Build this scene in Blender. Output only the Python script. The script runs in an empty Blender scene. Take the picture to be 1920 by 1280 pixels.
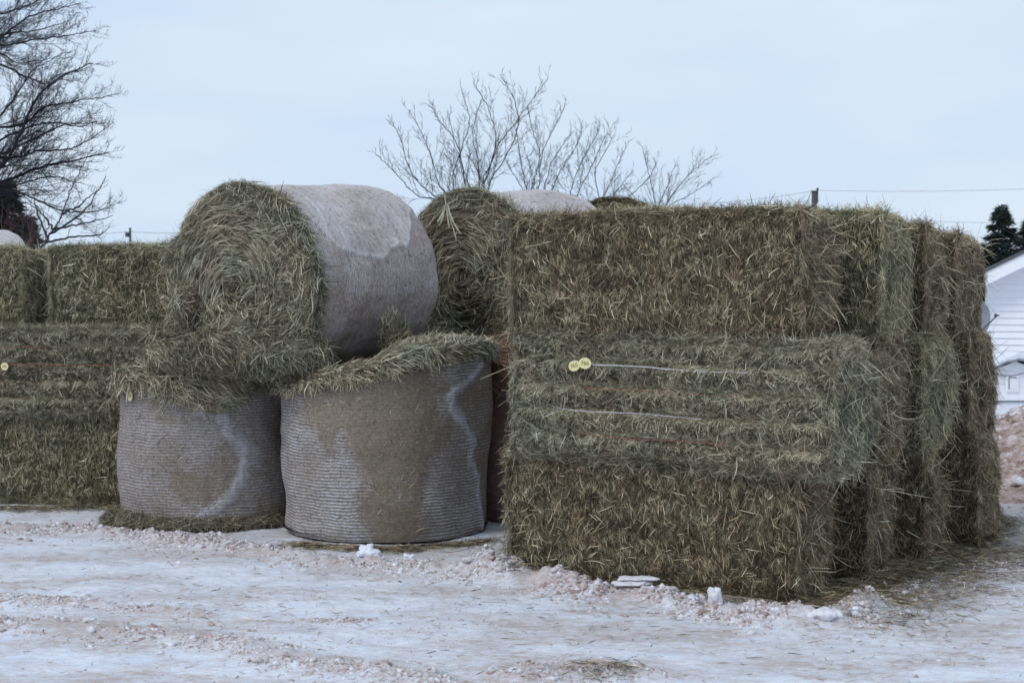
import bpy, math, random
import numpy as np
from mathutils import Matrix, Vector
from math import radians as R_, sin, cos, pi

S = bpy.context.scene
C = S.collection
# ------------------------------------------------------------ camera, sky, sun
F, CAMH, PITCH = 2700.0, 1.74, math.atan(50 / 2700.0)
cd = bpy.data.cameras.new('camera'); cam = bpy.data.objects.new('camera', cd); C.objects.link(cam)
cd.sensor_width = 36; cd.lens = F / 1920 * 36; cd.clip_start = 0.1; cd.clip_end = 3000
cam.location = (0, 0, CAMH); cam.rotation_euler = (pi / 2 - PITCH, 0, 0)
cd.dof.use_dof = True; cd.dof.focus_distance = 10.5; cd.dof.aperture_fstop = 4.0
S.camera = cam
S.view_settings.view_transform = 'Standard'; S.view_settings.look = 'None'
S.view_settings.exposure = 0.0; S.view_settings.gamma = 1.0

SUN_EL, SUN_AZ = R_(48), R_(-50)       # high, behind the camera to its left
w = bpy.data.worlds.new('World'); S.world = w; w.use_nodes = True
nt = w.node_tree; nt.nodes.clear()
def N(nt, t, **k):
    n = nt.nodes.new(t)
    for a, v in k.items(): setattr(n, a, v)
    return n
out = N(nt, 'ShaderNodeOutputWorld'); bg = N(nt, 'ShaderNodeBackground'); bg.inputs[1].default_value = 1.0
sky = N(nt, 'ShaderNodeTexSky', sky_type='NISHITA', sun_disc=False, sun_elevation=SUN_EL, sun_rotation=R_(180 + 50))
sc_ = N(nt, 'ShaderNodeVectorMath', operation='SCALE'); sc_.inputs[3].default_value = 0.08
nt.links.new(sky.outputs[0], sc_.inputs[0])
geo = N(nt, 'ShaderNodeTexCoord')
mp = N(nt, 'ShaderNodeMapping'); mp.inputs['Scale'].default_value = (1.6, 1.6, 6.0)
nt.links.new(geo.outputs['Generated'], mp.inputs[0])
nz = N(nt, 'ShaderNodeTexNoise'); nz.inputs['Scale'].default_value = 1.4; nz.inputs['Detail'].default_value = 5
nt.links.new(mp.outputs[0], nz.inputs['Vector'])
cr = N(nt, 'ShaderNodeValToRGB')
cr.color_ramp.elements[0].position = 0.36; cr.color_ramp.elements[0].color = (0.60, 0.755, 0.96, 1)
cr.color_ramp.elements[1].position = 0.68; cr.color_ramp.elements[1].color = (0.76, 0.87, 1.0, 1)
nt.links.new(nz.outputs['Fac'], cr.inputs[0])
mx = N(nt, 'ShaderNodeMix', data_type='RGBA'); mx.inputs[0].default_value = 0.93
nt.links.new(sc_.outputs[0], mx.inputs[6]); nt.links.new(cr.outputs[0], mx.inputs[7])
nt.links.new(mx.outputs[2], bg.inputs[0]); nt.links.new(bg.outputs[0], out.inputs[0])

sl = bpy.data.lights.new('sun', 'SUN'); sl.energy = 1.3; sl.angle = R_(20); sl.color = (1.0, 0.96, 0.92)
so = bpy.data.objects.new('sun', sl); C.objects.link(so)
sd = Vector((sin(SUN_AZ) * cos(SUN_EL), -cos(SUN_AZ) * cos(SUN_EL), sin(SUN_EL)))   # towards the sun
so.rotation_euler = sd.to_track_quat('Z', 'Y').to_euler()
so.location = (-8, -8, 12)

# ------------------------------------------------------------ helpers
def tag(o, label=None, cat=None, group=None, kind=None):
    if label: o['label'] = label
    if cat: o['category'] = cat
    if group: o['group'] = group
    if kind: o['kind'] = kind
    return o
def empty(name, loc=(0, 0, 0), rz=0.0, mat=None):
    o = bpy.data.objects.new(name, None); C.objects.link(o); o.empty_display_size = 0.2
    if mat is not None: o.matrix_world = mat
    else: o.location = loc; o.rotation_euler = (0, 0, rz)
    return o
def ray(px, py):
    a = PITCH; rx = (px - 960) / F; ry = -(py - 640) / F
    return np.array([rx, cos(a) + ry * sin(a), -sin(a) + ry * cos(a)])
def G(px, py):
    d = ray(px, py); t = -CAMH / d[2]; return d[0] * t, d[1] * t
def P(px, py, Y):
    d = ray(px, py); t = Y / d[1]; return np.array([d[0] * t, Y, CAMH + d[2] * t])

def _h(ix, iy, iz, s):
    h = (ix * 73856093) ^ (iy * 19349663) ^ (iz * 83492791) ^ (s * 2654435761)
    h = (h ^ (h >> 13)) * 1274126177
    h = h & 0xffffffff
    h = (h ^ (h >> 16)) * 2246822519 & 0xffffffff
    return ((h ^ (h >> 15)) & 0xffffff) / float(0xffffff)
def vnoise(p, s=0):
    p = np.asarray(p, float); f = np.floor(p); i = f.astype(np.int64); t = p - f; t = t * t * (3 - 2 * t)
    r = 0
    for dx in (0, 1):
        for dy in (0, 1):
            for dz in (0, 1):
                wgt = (t[:, 0] if dx else 1 - t[:, 0]) * (t[:, 1] if dy else 1 - t[:, 1]) * (t[:, 2] if dz else 1 - t[:, 2])
                r = r + wgt * _h(i[:, 0] + dx, i[:, 1] + dy, i[:, 2] + dz, s)
    return r * 2 - 1
def fbm(p, sc=1.0, o=4, s=0):
    p = np.asarray(p, float) * sc; a = 1.0; r = 0; t = 0
    for k in range(o):
        r = r + a * vnoise(p, s + k * 17); t += a; a *= 0.5; p = p * 2.03 + 11.7
    return r / t
def nrm(v): return v / np.maximum(np.linalg.norm(v, axis=1, keepdims=True), 1e-9)
def sstep(a, b, x):
    t = np.clip((x - a) / (b - a), 0, 1); return t * t * (3 - 2 * t)

def mesh_from(name, V, Q, mats, midx=None, attrs=None, uv=None, smooth=True):
    V = np.ascontiguousarray(V, np.float32); Q = np.ascontiguousarray(Q, np.int32)
    k = Q.shape[1]
    me = bpy.data.meshes.new(name)
    me.vertices.add(len(V)); me.vertices.foreach_set('co', V.ravel())
    me.loops.add(Q.size); me.loops.foreach_set('vertex_index', Q.ravel())
    me.polygons.add(len(Q)); me.polygons.foreach_set('loop_start', np.arange(len(Q), dtype=np.int32) * k)
    me.polygons.foreach_set('loop_total', np.full(len(Q), k, np.int32))
    me.polygons.foreach_set('use_smooth', np.full(len(Q), smooth, bool))
    if midx is not None: me.polygons.foreach_set('material_index', np.ascontiguousarray(midx, np.int32))
    for m in mats: me.materials.append(m)
    me.update(calc_edges=True)
    for an, av in (attrs or {}).items():
        a = me.attributes.new(an, 'FLOAT', 'POINT'); a.data.foreach_set('value', np.ascontiguousarray(av, np.float32))
    if uv is not None:
        l = me.uv_layers.new(name='UVMap'); l.data.foreach_set('uv', np.ascontiguousarray(uv[Q.ravel()], np.float32).ravel())
    return me
def link(name, me, parent=None):
    o = bpy.data.objects.new(name, me); C.objects.link(o)
    if parent is not None: o.parent = parent
    return o
def grid_q(nu, nv, off=0, wrap=False):
    i = np.arange(nu - (0 if wrap else 1)); j = np.arange(nv - 1)
    I, J = np.meshgrid(i, j, indexing='ij'); I2 = (I + 1) % nu
    return (np.stack([I * nv + J, I2 * nv + J, I2 * nv + J + 1, I * nv + J + 1], -1).reshape(-1, 4) + off)

def boxes(name, bl, mat, parent=None, bevel=0.0):
    """bl: list of (centre, size) boxes joined into one mesh"""
    V = []; Q = []
    for c, s in bl:
        b = len(V)
        for z in (-1, 1):
            for y in (-1, 1):
                for x in (-1, 1): V.append((c[0] + x * s[0] / 2, c[1] + y * s[1] / 2, c[2] + z * s[2] / 2))
        Q += [[b + q for q in f] for f in ((0, 2, 3, 1), (4, 5, 7, 6), (0, 1, 5, 4), (2, 6, 7, 3), (0, 4, 6, 2), (1, 3, 7, 5))]
    o = link(name, mesh_from(name, np.array(V), np.array(Q), [mat], smooth=False), parent)
    if bevel:
        m = o.modifiers.new('bevel', 'BEVEL'); m.width = bevel; m.segments = 2
    return o
def prism(name, poly, y0, y1, mat, parent=None, bevel=0.0):
    """polygon in x,z extruded along y"""
    n = len(poly)
    me = bpy.data.meshes.new(name)
    V = [(x, y0, z) for x, z in poly] + [(x, y1, z) for x, z in poly]
    Fc = [list(range(n)), list(range(2 * n - 1, n - 1, -1))] + [[i, i + n, (i + 1) % n + n, (i + 1) % n] for i in range(n)]
    me.from_pydata(V, [], Fc); me.materials.append(mat); me.update()
    o = link(name, me, parent)
    if bevel:
        m = o.modifiers.new('bevel', 'BEVEL'); m.width = bevel; m.segments = 2
    return o
def tubes(name, L, mat, parent=None, sides=4):
    """L: list of (points Nx3, radii N) -> one mesh"""
    Vs = []; Qs = []; b = 0
    for pts, rad in L:
        pts = np.asarray(pts, float); rad = np.asarray(rad, float); n = len(pts)
        t = np.gradient(pts, axis=0); t = nrm(t)
        ref = np.array([0.31, 0.93, 0.2]) if abs(t[0] @ np.array([0.31, 0.93, 0.2])) < .9 else np.array([1., 0, 0])
        a = nrm(np.cross(t, ref)); c = np.cross(t, a)
        an = np.arange(sides) * 2 * pi / sides
        V = pts[:, None, :] + rad[:, None, None] * (np.cos(an)[None, :, None] * a[:, None, :] + np.sin(an)[None, :, None] * c[:, None, :])
        Vs.append(V.reshape(-1, 3))
        I, J = np.meshgrid(np.arange(n - 1), np.arange(sides), indexing='ij'); J2 = (J + 1) % sides
        Qs.append(np.stack([I * sides + J, I * sides + J2, (I + 1) * sides + J2, (I + 1) * sides + J], -1).reshape(-1, 4) + b)
        b += n * sides
    return link(name, mesh_from(name, np.concatenate(Vs), np.concatenate(Qs), [mat]), parent)

# ------------------------------------------------------------ materials
def newmat(name, rough=0.8, spec=0.2):
    m = bpy.data.materials.new(name); m.use_nodes = True; t = m.node_tree
    b = t.nodes['Principled BSDF']; b.inputs['Roughness'].default_value = rough
    b.inputs['Specular IOR Level'].default_value = spec
    return m, t, b
def plain(name, col, rough=0.7, spec=0.25, var=0.12, scale=6.0, bump=0.0, metal=0.0):
    m, t, b = newmat(name, rough, spec); b.inputs['Metallic'].default_value = metal
    tc = N(t, 'ShaderNodeTexCoord'); n = N(t, 'ShaderNodeTexNoise'); n.inputs['Scale'].default_value = scale; n.inputs['Detail'].default_value = 6
    t.links.new(tc.outputs['Object'], n.inputs['Vector'])
    r = N(t, 'ShaderNodeValToRGB')
    r.color_ramp.elements[0].position = .3; r.color_ramp.elements[0].color = tuple(c * (1 - var) for c in col) + (1,)
    r.color_ramp.elements[1].position = .7; r.color_ramp.elements[1].color = tuple(min(1, c * (1 + var)) for c in col) + (1,)
    t.links.new(n.outputs['Fac'], r.inputs[0]); t.links.new(r.outputs[0], b.inputs['Base Color'])
    if bump:
        bp = N(t, 'ShaderNodeBump'); bp.inputs['Strength'].default_value = bump; bp.inputs['Distance'].default_value = .02
        t.links.new(n.outputs['Fac'], bp.inputs['Height']); t.links.new(bp.outputs[0], b.inputs['Normal'])
    return m
def ramp(t, stops):
    r = N(t, 'ShaderNodeValToRGB'); e = r.color_ramp.elements
    while len(e) < len(stops): e.new(0.5)
    for el, (p, c) in zip(e, stops): el.position = p; el.color = tuple(c) + (1,)
    return r
def mixc(t, fac, a, b, mode='MIX'):
    m = N(t, 'ShaderNodeMix', data_type='RGBA', blend_type=mode)
    for s, v in ((0, fac), (6, a), (7, b)):
        if hasattr(v, 'links') or hasattr(v, 'is_linked'): t.links.new(v, m.inputs[s])
        elif isinstance(v, tuple): m.inputs[s].default_value = v + (1,) if len(v) == 3 else v
        else: m.inputs[s].default_value = v
    return m.outputs[2]
def math_(t, op, a, b=None, c=None, clamp=False):
    m = N(t, 'ShaderNodeMath', operation=op, use_clamp=clamp)
    for i, v in enumerate((a, b, c)):
        if v is None: continue
        if isinstance(v, (int, float)): m.inputs[i].default_value = v
        else: t.links.new(v, m.inputs[i])
    return m.outputs[0]

GAIN = 1.50
def hay_mat(name, stops, tintA, tintB):
    """strand colour from each strand's own random value; slow patches lean greener or browner"""
    m, t, b = newmat(name, 0.65, 0.25)
    at = N(t, 'ShaderNodeAttribute', attribute_name='rnd')
    r = ramp(t, [(p, tuple(x * GAIN for x in c)) for p, c in stops]); t.links.new(at.outputs['Fac'], r.inputs[0])
    tc = N(t, 'ShaderNodeTexCoord'); n = N(t, 'ShaderNodeTexNoise'); n.inputs['Scale'].default_value = 3.2; n.inputs['Detail'].default_value = 4
    t.links.new(tc.outputs['Object'], n.inputs['Vector'])
    r2 = ramp(t, [(.3, tintA), (.7, tintB)]); t.links.new(n.outputs['Fac'], r2.inputs[0])
    t.links.new(mixc(t, 1.0, r.outputs[0], r2.outputs[0], 'MULTIPLY'), b.inputs['Base Color'])
    return m
GREEN = [(0, (.018, .022, .016)), (.25, (.060, .066, .042)), (.5, (.145, .145, .088)), (.7, (.235, .215, .135)), (.84, (.31, .30, .21)), (.94, (.42, .39, .29)), (1, (.58, .55, .43))]
BROWN = [(0, (.018, .016, .013)), (.25, (.060, .048, .034)), (.46, (.150, .106, .070)), (.62, (.165, .142, .100)), (.8, (.31, .25, .168)), (.93, (.46, .39, .285)), (1, (.60, .55, .43))]
GREY = [(0, (.022, .022, .018)), (.25, (.070, .066, .050)), (.5, (.165, .142, .100)), (.7, (.27, .245, .18)), (.87, (.37, .345, .26)), (1, (.58, .55, .45))]
M = {}
M['green'] = hay_mat('hay_green', GREEN, (1.2, 1.18, 1.2), (1.4, 1.26, 1.18))
M['brown'] = hay_mat('hay_brown', BROWN, (.93, 1.02, .94), (1.07, 1.0, .92))
M['grey'] = hay_mat('hay_grey', GREY, (.92, 1.0, .95), (1.08, 1.0, .93))
M['red'] = hay_mat('hay_reddish', [(0, (.05, .036, .027)), (.4, (.14, .092, .065)), (.8, (.26, .18, .13)), (1, (.42, .34, .27))], (1, 1, 1), (1.1, .95, .85))
def core_mat(name, c0, c1):
    m, t, b = newmat(name, .95, .05)
    tc = N(t, 'ShaderNodeTexCoord'); mp = N(t, 'ShaderNodeMapping'); mp.inputs['Scale'].default_value = (90, 90, 22)
    t.links.new(tc.outputs['Object'], mp.inputs[0])
    n = N(t, 'ShaderNodeTexNoise'); n.inputs['Scale'].default_value = 1; n.inputs['Detail'].default_value = 8; n.inputs['Roughness'].default_value = .8
    t.links.new(mp.outputs[0], n.inputs['Vector'])
    r = ramp(t, [(.35, c0), (.65, c1)]); t.links.new(n.outputs['Fac'], r.inputs[0]); t.links.new(r.outputs[0], b.inputs['Base Color'])
    bp = N(t, 'ShaderNodeBump'); bp.inputs['Strength'].default_value = 1; bp.inputs['Distance'].default_value = .02
    t.links.new(n.outputs['Fac'], bp.inputs['Height']); t.links.new(bp.outputs[0], b.inputs['Normal'])
    return m
M['core'] = core_mat('hay_packed', (.012, .012, .009), (.075, .066, .042))

def net_mat(name, spacing, white, hayA, hayB, cover, line):
    """white net threads over packed hay; stain and fold are worn-in marks stored on the mesh"""
    m, t, b = newmat(name, .6, .3)
    uv = N(t, 'ShaderNodeUVMap'); sp = N(t, 'ShaderNodeSeparateXYZ'); t.links.new(uv.outputs[0], sp.inputs[0])
    def noise(sc, det=4, vec=None, rough=.6):
        n = N(t, 'ShaderNodeTexNoise'); n.inputs['Scale'].default_value = sc; n.inputs['Detail'].default_value = det; n.inputs['Roughness'].default_value = rough
        t.links.new(vec or uv.outputs[0], n.inputs['Vector']); return n.outputs['Fac']
    wob = noise(3, 3); wob2 = noise(60, 2)
    v = math_(t, 'ADD', sp.outputs[1], math_(t, 'ADD', math_(t, 'MULTIPLY', wob, spacing * 2.6), math_(t, 'MULTIPLY', wob2, spacing * .35)))
    f = math_(t, 'FRACT', math_(t, 'DIVIDE', v, spacing))
    tri = math_(t, 'ABSOLUTE', math_(t, 'SUBTRACT', f, .5))            # 0 at the thread centre, .5 between
    mr = N(t, 'ShaderNodeMapRange', interpolation_type='SMOOTHSTEP'); t.links.new(tri, mr.inputs[0])
    mr.inputs[1].default_value = .07; mr.inputs[2].default_value = .26; mr.inputs[3].default_value = 1; mr.inputs[4].default_value = 0
    thread = mr.outputs[0]
    brk = N(t, 'ShaderNodeMapRange'); t.links.new(noise(34, 6, None, .85), brk.inputs[0]); brk.inputs[1].default_value = .38; brk.inputs[2].default_value = .62
    big = N(t, 'ShaderNodeMapRange'); t.links.new(noise(2.3, 4), big.inputs[0]); big.inputs[1].default_value = .35; big.inputs[2].default_value = .65
    st = N(t, 'ShaderNodeAttribute', attribute_name='stain').outputs['Fac']; fo = N(t, 'ShaderNodeAttribute', attribute_name='fold').outputs['Fac']
    st0 = math_(t, 'ADD', st, math_(t, 'ADD', math_(t, 'MULTIPLY', math_(t, 'SUBTRACT', noise(22, 9, None, .85), .5), 2.6), math_(t, 'MULTIPLY', math_(t, 'SUBTRACT', noise(4, 3), .5), .5)))
    sm = N(t, 'ShaderNodeMapRange', interpolation_type='SMOOTHSTEP'); t.links.new(st0, sm.inputs[0]); sm.inputs[1].default_value = .12; sm.inputs[2].default_value = .95
    st = sm.outputs[0]; clean = math_(t, 'SUBTRACT', 1.0, math_(t, 'MULTIPLY', st, .93), clamp=True)
    th = math_(t, 'MULTIPLY', math_(t, 'MULTIPLY', thread, math_(t, 'MULTIPLY', math_(t, 'ADD', math_(t, 'MULTIPLY', big.outputs[0], .75), .35), line)), math_(t, 'MULTIPLY', math_(t, 'ADD', math_(t, 'MULTIPLY', brk.outputs[0], .78), .22), clean))
    # fine knit between the threads
    mp = N(t, 'ShaderNodeMapping'); mp.inputs['Scale'].default_value = (110, 190, 1); t.links.new(uv.outputs[0], mp.inputs[0])
    kn = N(t, 'ShaderNodeMapRange'); t.links.new(noise(1, 3, mp.outputs[0], .8), kn.inputs[0]); kn.inputs[1].default_value = .4; kn.inputs[2].default_value = .66
    cov = math_(t, 'MULTIPLY', math_(t, 'ADD', math_(t, 'MULTIPLY', kn.outputs[0], cover), math_(t, 'MULTIPLY', big.outputs[0], cover * .45)), math_(t, 'ADD', math_(t, 'MULTIPLY', clean, .75), .25))
    mps = N(t, 'ShaderNodeMapping'); mps.inputs['Scale'].default_value = (1.2, 30, 1); t.links.new(uv.outputs[0], mps.inputs[0])
    stk = N(t, 'ShaderNodeMapRange'); t.links.new(noise(1, 5, mps.outputs[0], .75), stk.inputs[0]); stk.inputs[1].default_value = .30; stk.inputs[2].default_value = .62; stk.inputs[3].default_value = 1.0; stk.inputs[4].default_value = .35
    cov = math_(t, 'MULTIPLY', cov, stk.outputs[0])
    fbk = N(t, 'ShaderNodeMapRange'); t.links.new(noise(18, 7, None, .8), fbk.inputs[0]); fbk.inputs[1].default_value = .36; fbk.inputs[2].default_value = .56; fbk.inputs[3].default_value = .25
    fo = math_(t, 'MULTIPLY', fo, fbk.outputs[0])
    fold = math_(t, 'MULTIPLY', fo, math_(t, 'ADD', math_(t, 'MULTIPLY', kn.outputs[0], .45), .42))
    fac = math_(t, 'ADD', math_(t, 'ADD', th, cov), fold, clamp=True)
    hr = ramp(t, [(.40, hayA), (.5, tuple((a + c) / 2 for a, c in zip(hayA, hayB))), (.61, hayB)]); t.links.new(math_(t, 'ADD', math_(t, 'MULTIPLY', noise(34, 7, None, .9), .6), math_(t, 'MULTIPLY', noise(95, 3, None, .9), .4)), hr.inputs[0])
    brown = mixc(t, math_(t, 'MULTIPLY', st, .3), hr.outputs[0], (.19, .14, .085))
    t.links.new(mixc(t, fac, brown, white), b.inputs['Base Color'])
    hgt = math_(t, 'ADD', math_(t, 'MULTIPLY', fac, .7), noise(90, 5, None, .8))
    bp = N(t, 'ShaderNodeBump'); bp.inputs['Strength'].default_value = .4; bp.inputs['Distance'].default_value = .0045
    t.links.new(hgt, bp.inputs['Height']); t.links.new(bp.outputs[0], b.inputs['Normal'])
    return m
M['net_white'] = net_mat('net_white', .025, (.68, .69, .78), (.022, .020, .016), (.34, .27, .19), .27, 1.0)
M['net_dull'] = net_mat('net_dull', .025, (.56, .56, .62), (.022, .020, .016), (.34, .27, .20), .25, .75)
M['net_pale'] = net_mat('net_pale', .019, (.86, .85, .90), (.045, .035, .03), (.48, .33, .26), .56, .50)
M['net_pink'] = net_mat('net_pink', .02, (.48, .40, .42), (.08, .05, .04), (.28, .16, .13), .35, .4)
M['twine_white'] = plain('twine_white', (.62, .63, .66), .5, .3, .15, 60)
M['twine_red'] = plain('twine_red', (.36, .13, .085), .6, .2, .3, 60)
M['tag'] = plain('tag_yellow', (.74, .68, .36), .6, .3, .06, 60)
M['ink'] = plain('tag_ink', (.22, .16, .05), .7, .2, .1, 60)

# ------------------------------------------------------------ hay strands
def strands(rng, p, n, dm, spread, L, wd, outw=0.15, off=(0, .015), bend=.35, rooted=0.0, rnd=None, seg=2):
    """ribbons of dried grass. p,n: roots and normals; dm: mean direction; returns V,Q,rnd"""
    k = len(p); L = np.broadcast_to(L, k).astype(float); wd = np.broadcast_to(wd, k).astype(float)
    spread = np.broadcast_to(spread, k)[:, None]; outw = np.broadcast_to(outw, k)[:, None]
    rooted = np.broadcast_to(rooted, k)
    d = dm + rng.normal(size=(k, 3)) * spread
    d = d - n * np.sum(d * n, 1, keepdims=True)
    d = nrm(nrm(d) + n * (outw * (rng.random((k, 1)) * 1.6 - .3 + rooted[:, None] * .5)))
    side = nrm(np.cross(d, n + rng.normal(size=(k, 3)) * .7))
    bv = nrm(np.cross(d, rng.normal(size=(k, 3)))) * (L * bend * rng.random(k) ** 2.2)[:, None]
    p = p + n * rng.uniform(off[0], off[1], (k, 1))
    s = np.linspace(0, 1, seg + 1)
    V = np.empty((k, seg + 1, 2, 3))
    for i, si in enumerate(s):
        a = si - .5 * (1 - rooted)
        c = p + d * (L * a)[:, None] + bv * ((si - .5) ** 2 if seg > 1 else 0)
        ww = wd * (1.0 if 0 < i < seg else (.35 if i == seg else .7)) / 2
        V[:, i, 0] = c - side * ww[:, None]; V[:, i, 1] = c + side * ww[:, None]
    base = np.arange(k)[:, None] * (seg + 1) * 2
    Q = np.concatenate([base + np.array([[2 * i, 2 * i + 1, 2 * i + 3, 2 * i + 2]]) for i in range(seg)], 0)
    if rnd is None: rnd = np.clip(rng.random(k) * .66 + .17 + .34 * vnoise(p * 45, 3) + .14 * vnoise(p * 11, 9), 0, 1) ** 1.15
    return V.reshape(-1, 3), Q, np.repeat(rnd, (seg + 1) * 2)
def sample(rng, V, Q, wt, count):
    a = V[Q[:, 0]]; b = V[Q[:, 1]]; c = V[Q[:, 2]]; d = V[Q[:, 3]]
    nn = np.cross(c - a, d - b); ar = np.linalg.norm(nn, axis=1) / 2
    pr = ar * wt; tot = pr.sum(); idx = rng.choice(len(Q), count, p=pr / tot)
    u = rng.random((count, 1)); v = rng.random((count, 1))
    p = (a[idx] * (1 - u) + b[idx] * u) * (1 - v) + (d[idx] * (1 - u) + c[idx] * u) * v
    return p, nrm(nn)[idx], tot
def face_nc(V, Q):
    a = V[Q[:, 0]]; b = V[Q[:, 1]]; c = V[Q[:, 2]]; d = V[Q[:, 3]]
    return nrm(np.cross(c - a, d - b)), (a + b + c + d) / 4
def camw(V, Q, caml, margin=-.15):
    n, c = face_nc(V, Q)
    f = np.sum(n * nrm(caml - c), 1)
    return np.clip((f - margin) * 5, 0, 1) * np.clip(.55 + .8 * f, .3, 1.2)
class Hay:
    def __init__(s): s.V = []; s.Q = []; s.R = []; s.M = []; s.b = 0
    def add(s, V, Q, R=None, mi=1):
        s.V.append(V); s.Q.append(Q + s.b); s.b += len(V)
        s.R.append(np.full(len(V), .5) if R is None else R); s.M.append(np.full(len(Q), mi))
    def build(s, name, mats, parent=None):
        return link(name, mesh_from(name, np.concatenate(s.V), np.concatenate(s.Q), mats, np.concatenate(s.M), {'rnd': np.concatenate(s.R)}), parent)

DENS = 1.0
# ------------------------------------------------------------ square bales
def square_bale(seed, loc, rz, L, D, H, style, mat, dens=12000, tilt=(0, 0), hang=1.0, core=.024, amp=.028, ws=1.0):
    rng = np.random.default_rng(seed)
    root = empty('square_hay_bale', loc, rz)
    root.rotation_euler = (R_(tilt[0]), R_(tilt[1]), rz)
    bpy.context.view_layer.update()
    inv = np.array((Matrix.LocRotScale(Vector(loc), root.rotation_euler.copy(), None)).inverted())
    caml = (inv @ np.array([0, 0, CAMH, 1]))[:3]
    hx, hy, hz = L / 2, D / 2, H / 2; r = .10
    hh = Hay(); Vs = []; Qs = []; b = 0
    for ax in range(3):
        for sg in (-1, 1):
            o1, o2 = [i for i in range(3) if i != ax]; hs = (hx, hy, hz)
            n1 = int(2 * hs[o1] / core) + 1; n2 = int(2 * hs[o2] / core) + 1
            A, B = np.meshgrid(np.linspace(-hs[o1], hs[o1], n1), np.linspace(-hs[o2], hs[o2], n2), indexing='ij')
            p = np.zeros((A.size, 3)); p[:, o1] = A.ravel(); p[:, o2] = B.ravel(); p[:, ax] = sg * hs[ax]
            q = np.clip(p, [-hx + r, -hy + r, -hz + r], [hx - r, hy - r, hz - r])
            nn = nrm(p - q); p = q + nn * r
            amount = amp * fbm(p + seed * 3.1, 5, 4, seed) + amp * 1.3 * fbm(p + seed, 1.6, 2, seed + 5)
            endw = np.abs(nn[:, 0]) ** 2
            amount = amount + endw * (.05 * fbm(p, 9, 3, seed + 9) - .07 * (np.abs(p[:, 1]) / hy) ** 3 + .05 * fbm(p * [0, 1, .35], 7, 3, seed + 2) - .06 * np.abs(p[:, 2] / hz) ** 5) + .022 * fbm(p, 20, 3, seed + 1) + endw * .09 * fbm(p, 2.6, 2, seed + 4)
            if style == 'string':
                tz = (p[:, 2] + hz) / H * 5
                bul = np.sqrt(np.abs(np.sin(pi * (tz + .05 * fbm(p * [1, 0, 0], 2, 2, seed)))))
                amount = amount + (bul - .75) * .075 * np.abs(nn[:, 1])
            p = p + nn * amount[:, None]
            qd = grid_q(n1, n2)
            fn, _ = face_nc(p, qd)
            if fn[:, ax].mean() * sg < 0: qd = qd[:, ::-1]
            Vs.append(p); Qs.append(qd + b); b += len(p)
    V = np.concatenate(Vs); Q = np.concatenate(Qs); V[:, 2] += hz
    n, c = face_nc(V, Q)
    wt = camw(V, Q, caml)
    hh.add(V, Q, mi=0)
    ax = np.argmax(np.abs(n), 1)
    def part(mask, dn, fn):
        ww = wt * mask
        if ww.sum() < 1e-6: return
        nn_, cc = face_nc(V, Q); a = V[Q[:, 0]]; c2 = V[Q[:, 2]]; b2 = V[Q[:, 1]]; d2 = V[Q[:, 3]]
        area = (np.linalg.norm(np.cross(c2 - a, d2 - b2), axis=1) / 2 * ww).sum()
        k = int(area * dn * DENS)
        if k < 10: return
        p, nn1, _ = sample(rng, V, Q, ww, k)
        fn(p, nn1, k)
    up = np.array([[0, 0, 1.0]])
    def clump(p, k, sc, s2):   # neighbouring strands share a lean
        return np.stack([fbm(p, sc, 2, s2), fbm(p, sc, 2, s2 + 1), fbm(p, sc, 2, s2 + 2)], 1)
    def longside(p, nn, k):
        if style == 'string':
            dm = np.tile([[1.0, 0, .0]], (k, 1)) * .3 + clump(p, k, 9, 3) * .6
            hh.add(*strands(rng, p, nn, dm, .9, rng.gamma(3, .0065, k) + .009, rng.uniform(.0011, .0024, k) * ws, .26, off=(-.006, .014), bend=.7))
        else:
            dm = up + clump(p, k, 8, 3) * .9
            hh.add(*strands(rng, p, nn, dm, .45, rng.gamma(3, .0075, k) + .010, rng.uniform(.0011, .0024, k) * ws, .27, off=(-.010, .014), bend=.6))
        m2 = rng.random(k) < .012
        if m2.any():
            dm = -up + clump(p[m2], 0, 4, 8)
            hh.add(*strands(rng, p[m2], nn[m2], dm, 1.1, rng.gamma(4, .014, m2.sum()) + .03, rng.uniform(.002, .0042, m2.sum()) * ws, .4, off=(.0, .02), bend=.9, rooted=.4, rnd=rng.uniform(.5, 1, m2.sum()), seg=4))
    def endside(p, nn, k):
        dm = -up * .8 + clump(p, k, 6, 13) * 1.3
        hh.add(*strands(rng, p, nn, dm, .95, rng.gamma(3, .011, k) + .014, rng.uniform(.0012, .0026, k) * ws, .34 * hang, off=(-.006, .03), bend=.8, rooted=.2, seg=3))
        m2 = rng.random(k) < .018
        hh.add(*strands(rng, p[m2], nn[m2], -up + clump(p[m2], 0, 3, 8), 1.0, rng.gamma(4, .03, m2.sum()) + .06, rng.uniform(.002, .0036, m2.sum()) * ws, .5 * hang, off=(.0, .03), bend=.9, rooted=.7, rnd=rng.uniform(.4, 1, m2.sum()), seg=5))
    def topside(p, nn, k):
        hh.add(*strands(rng, p, nn, clump(p, k, 5, 23) * 1.0 + [[.3, 0, 0]], .8, rng.gamma(4, .018, k) + .02, rng.uniform(.002, .0045, k) * ws, .3, off=(0, .02), bend=.6, rnd=rng.uniform(.35, 1, k)))  # paler tones on tops: weather bleaching, plus light from above put into the colour
        m2 = rng.random(k) < .03
        hh.add(*strands(rng, p[m2], nn[m2], clump(p[m2], 0, 5, 9), 1, rng.gamma(3, .016, m2.sum()) + .02, rng.uniform(.002, .0035, m2.sum()), .9, rooted=1.0))
    part(ax == 1, dens, longside); part(ax == 0, dens * 1.15, endside); part(ax == 2, dens, topside)
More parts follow.
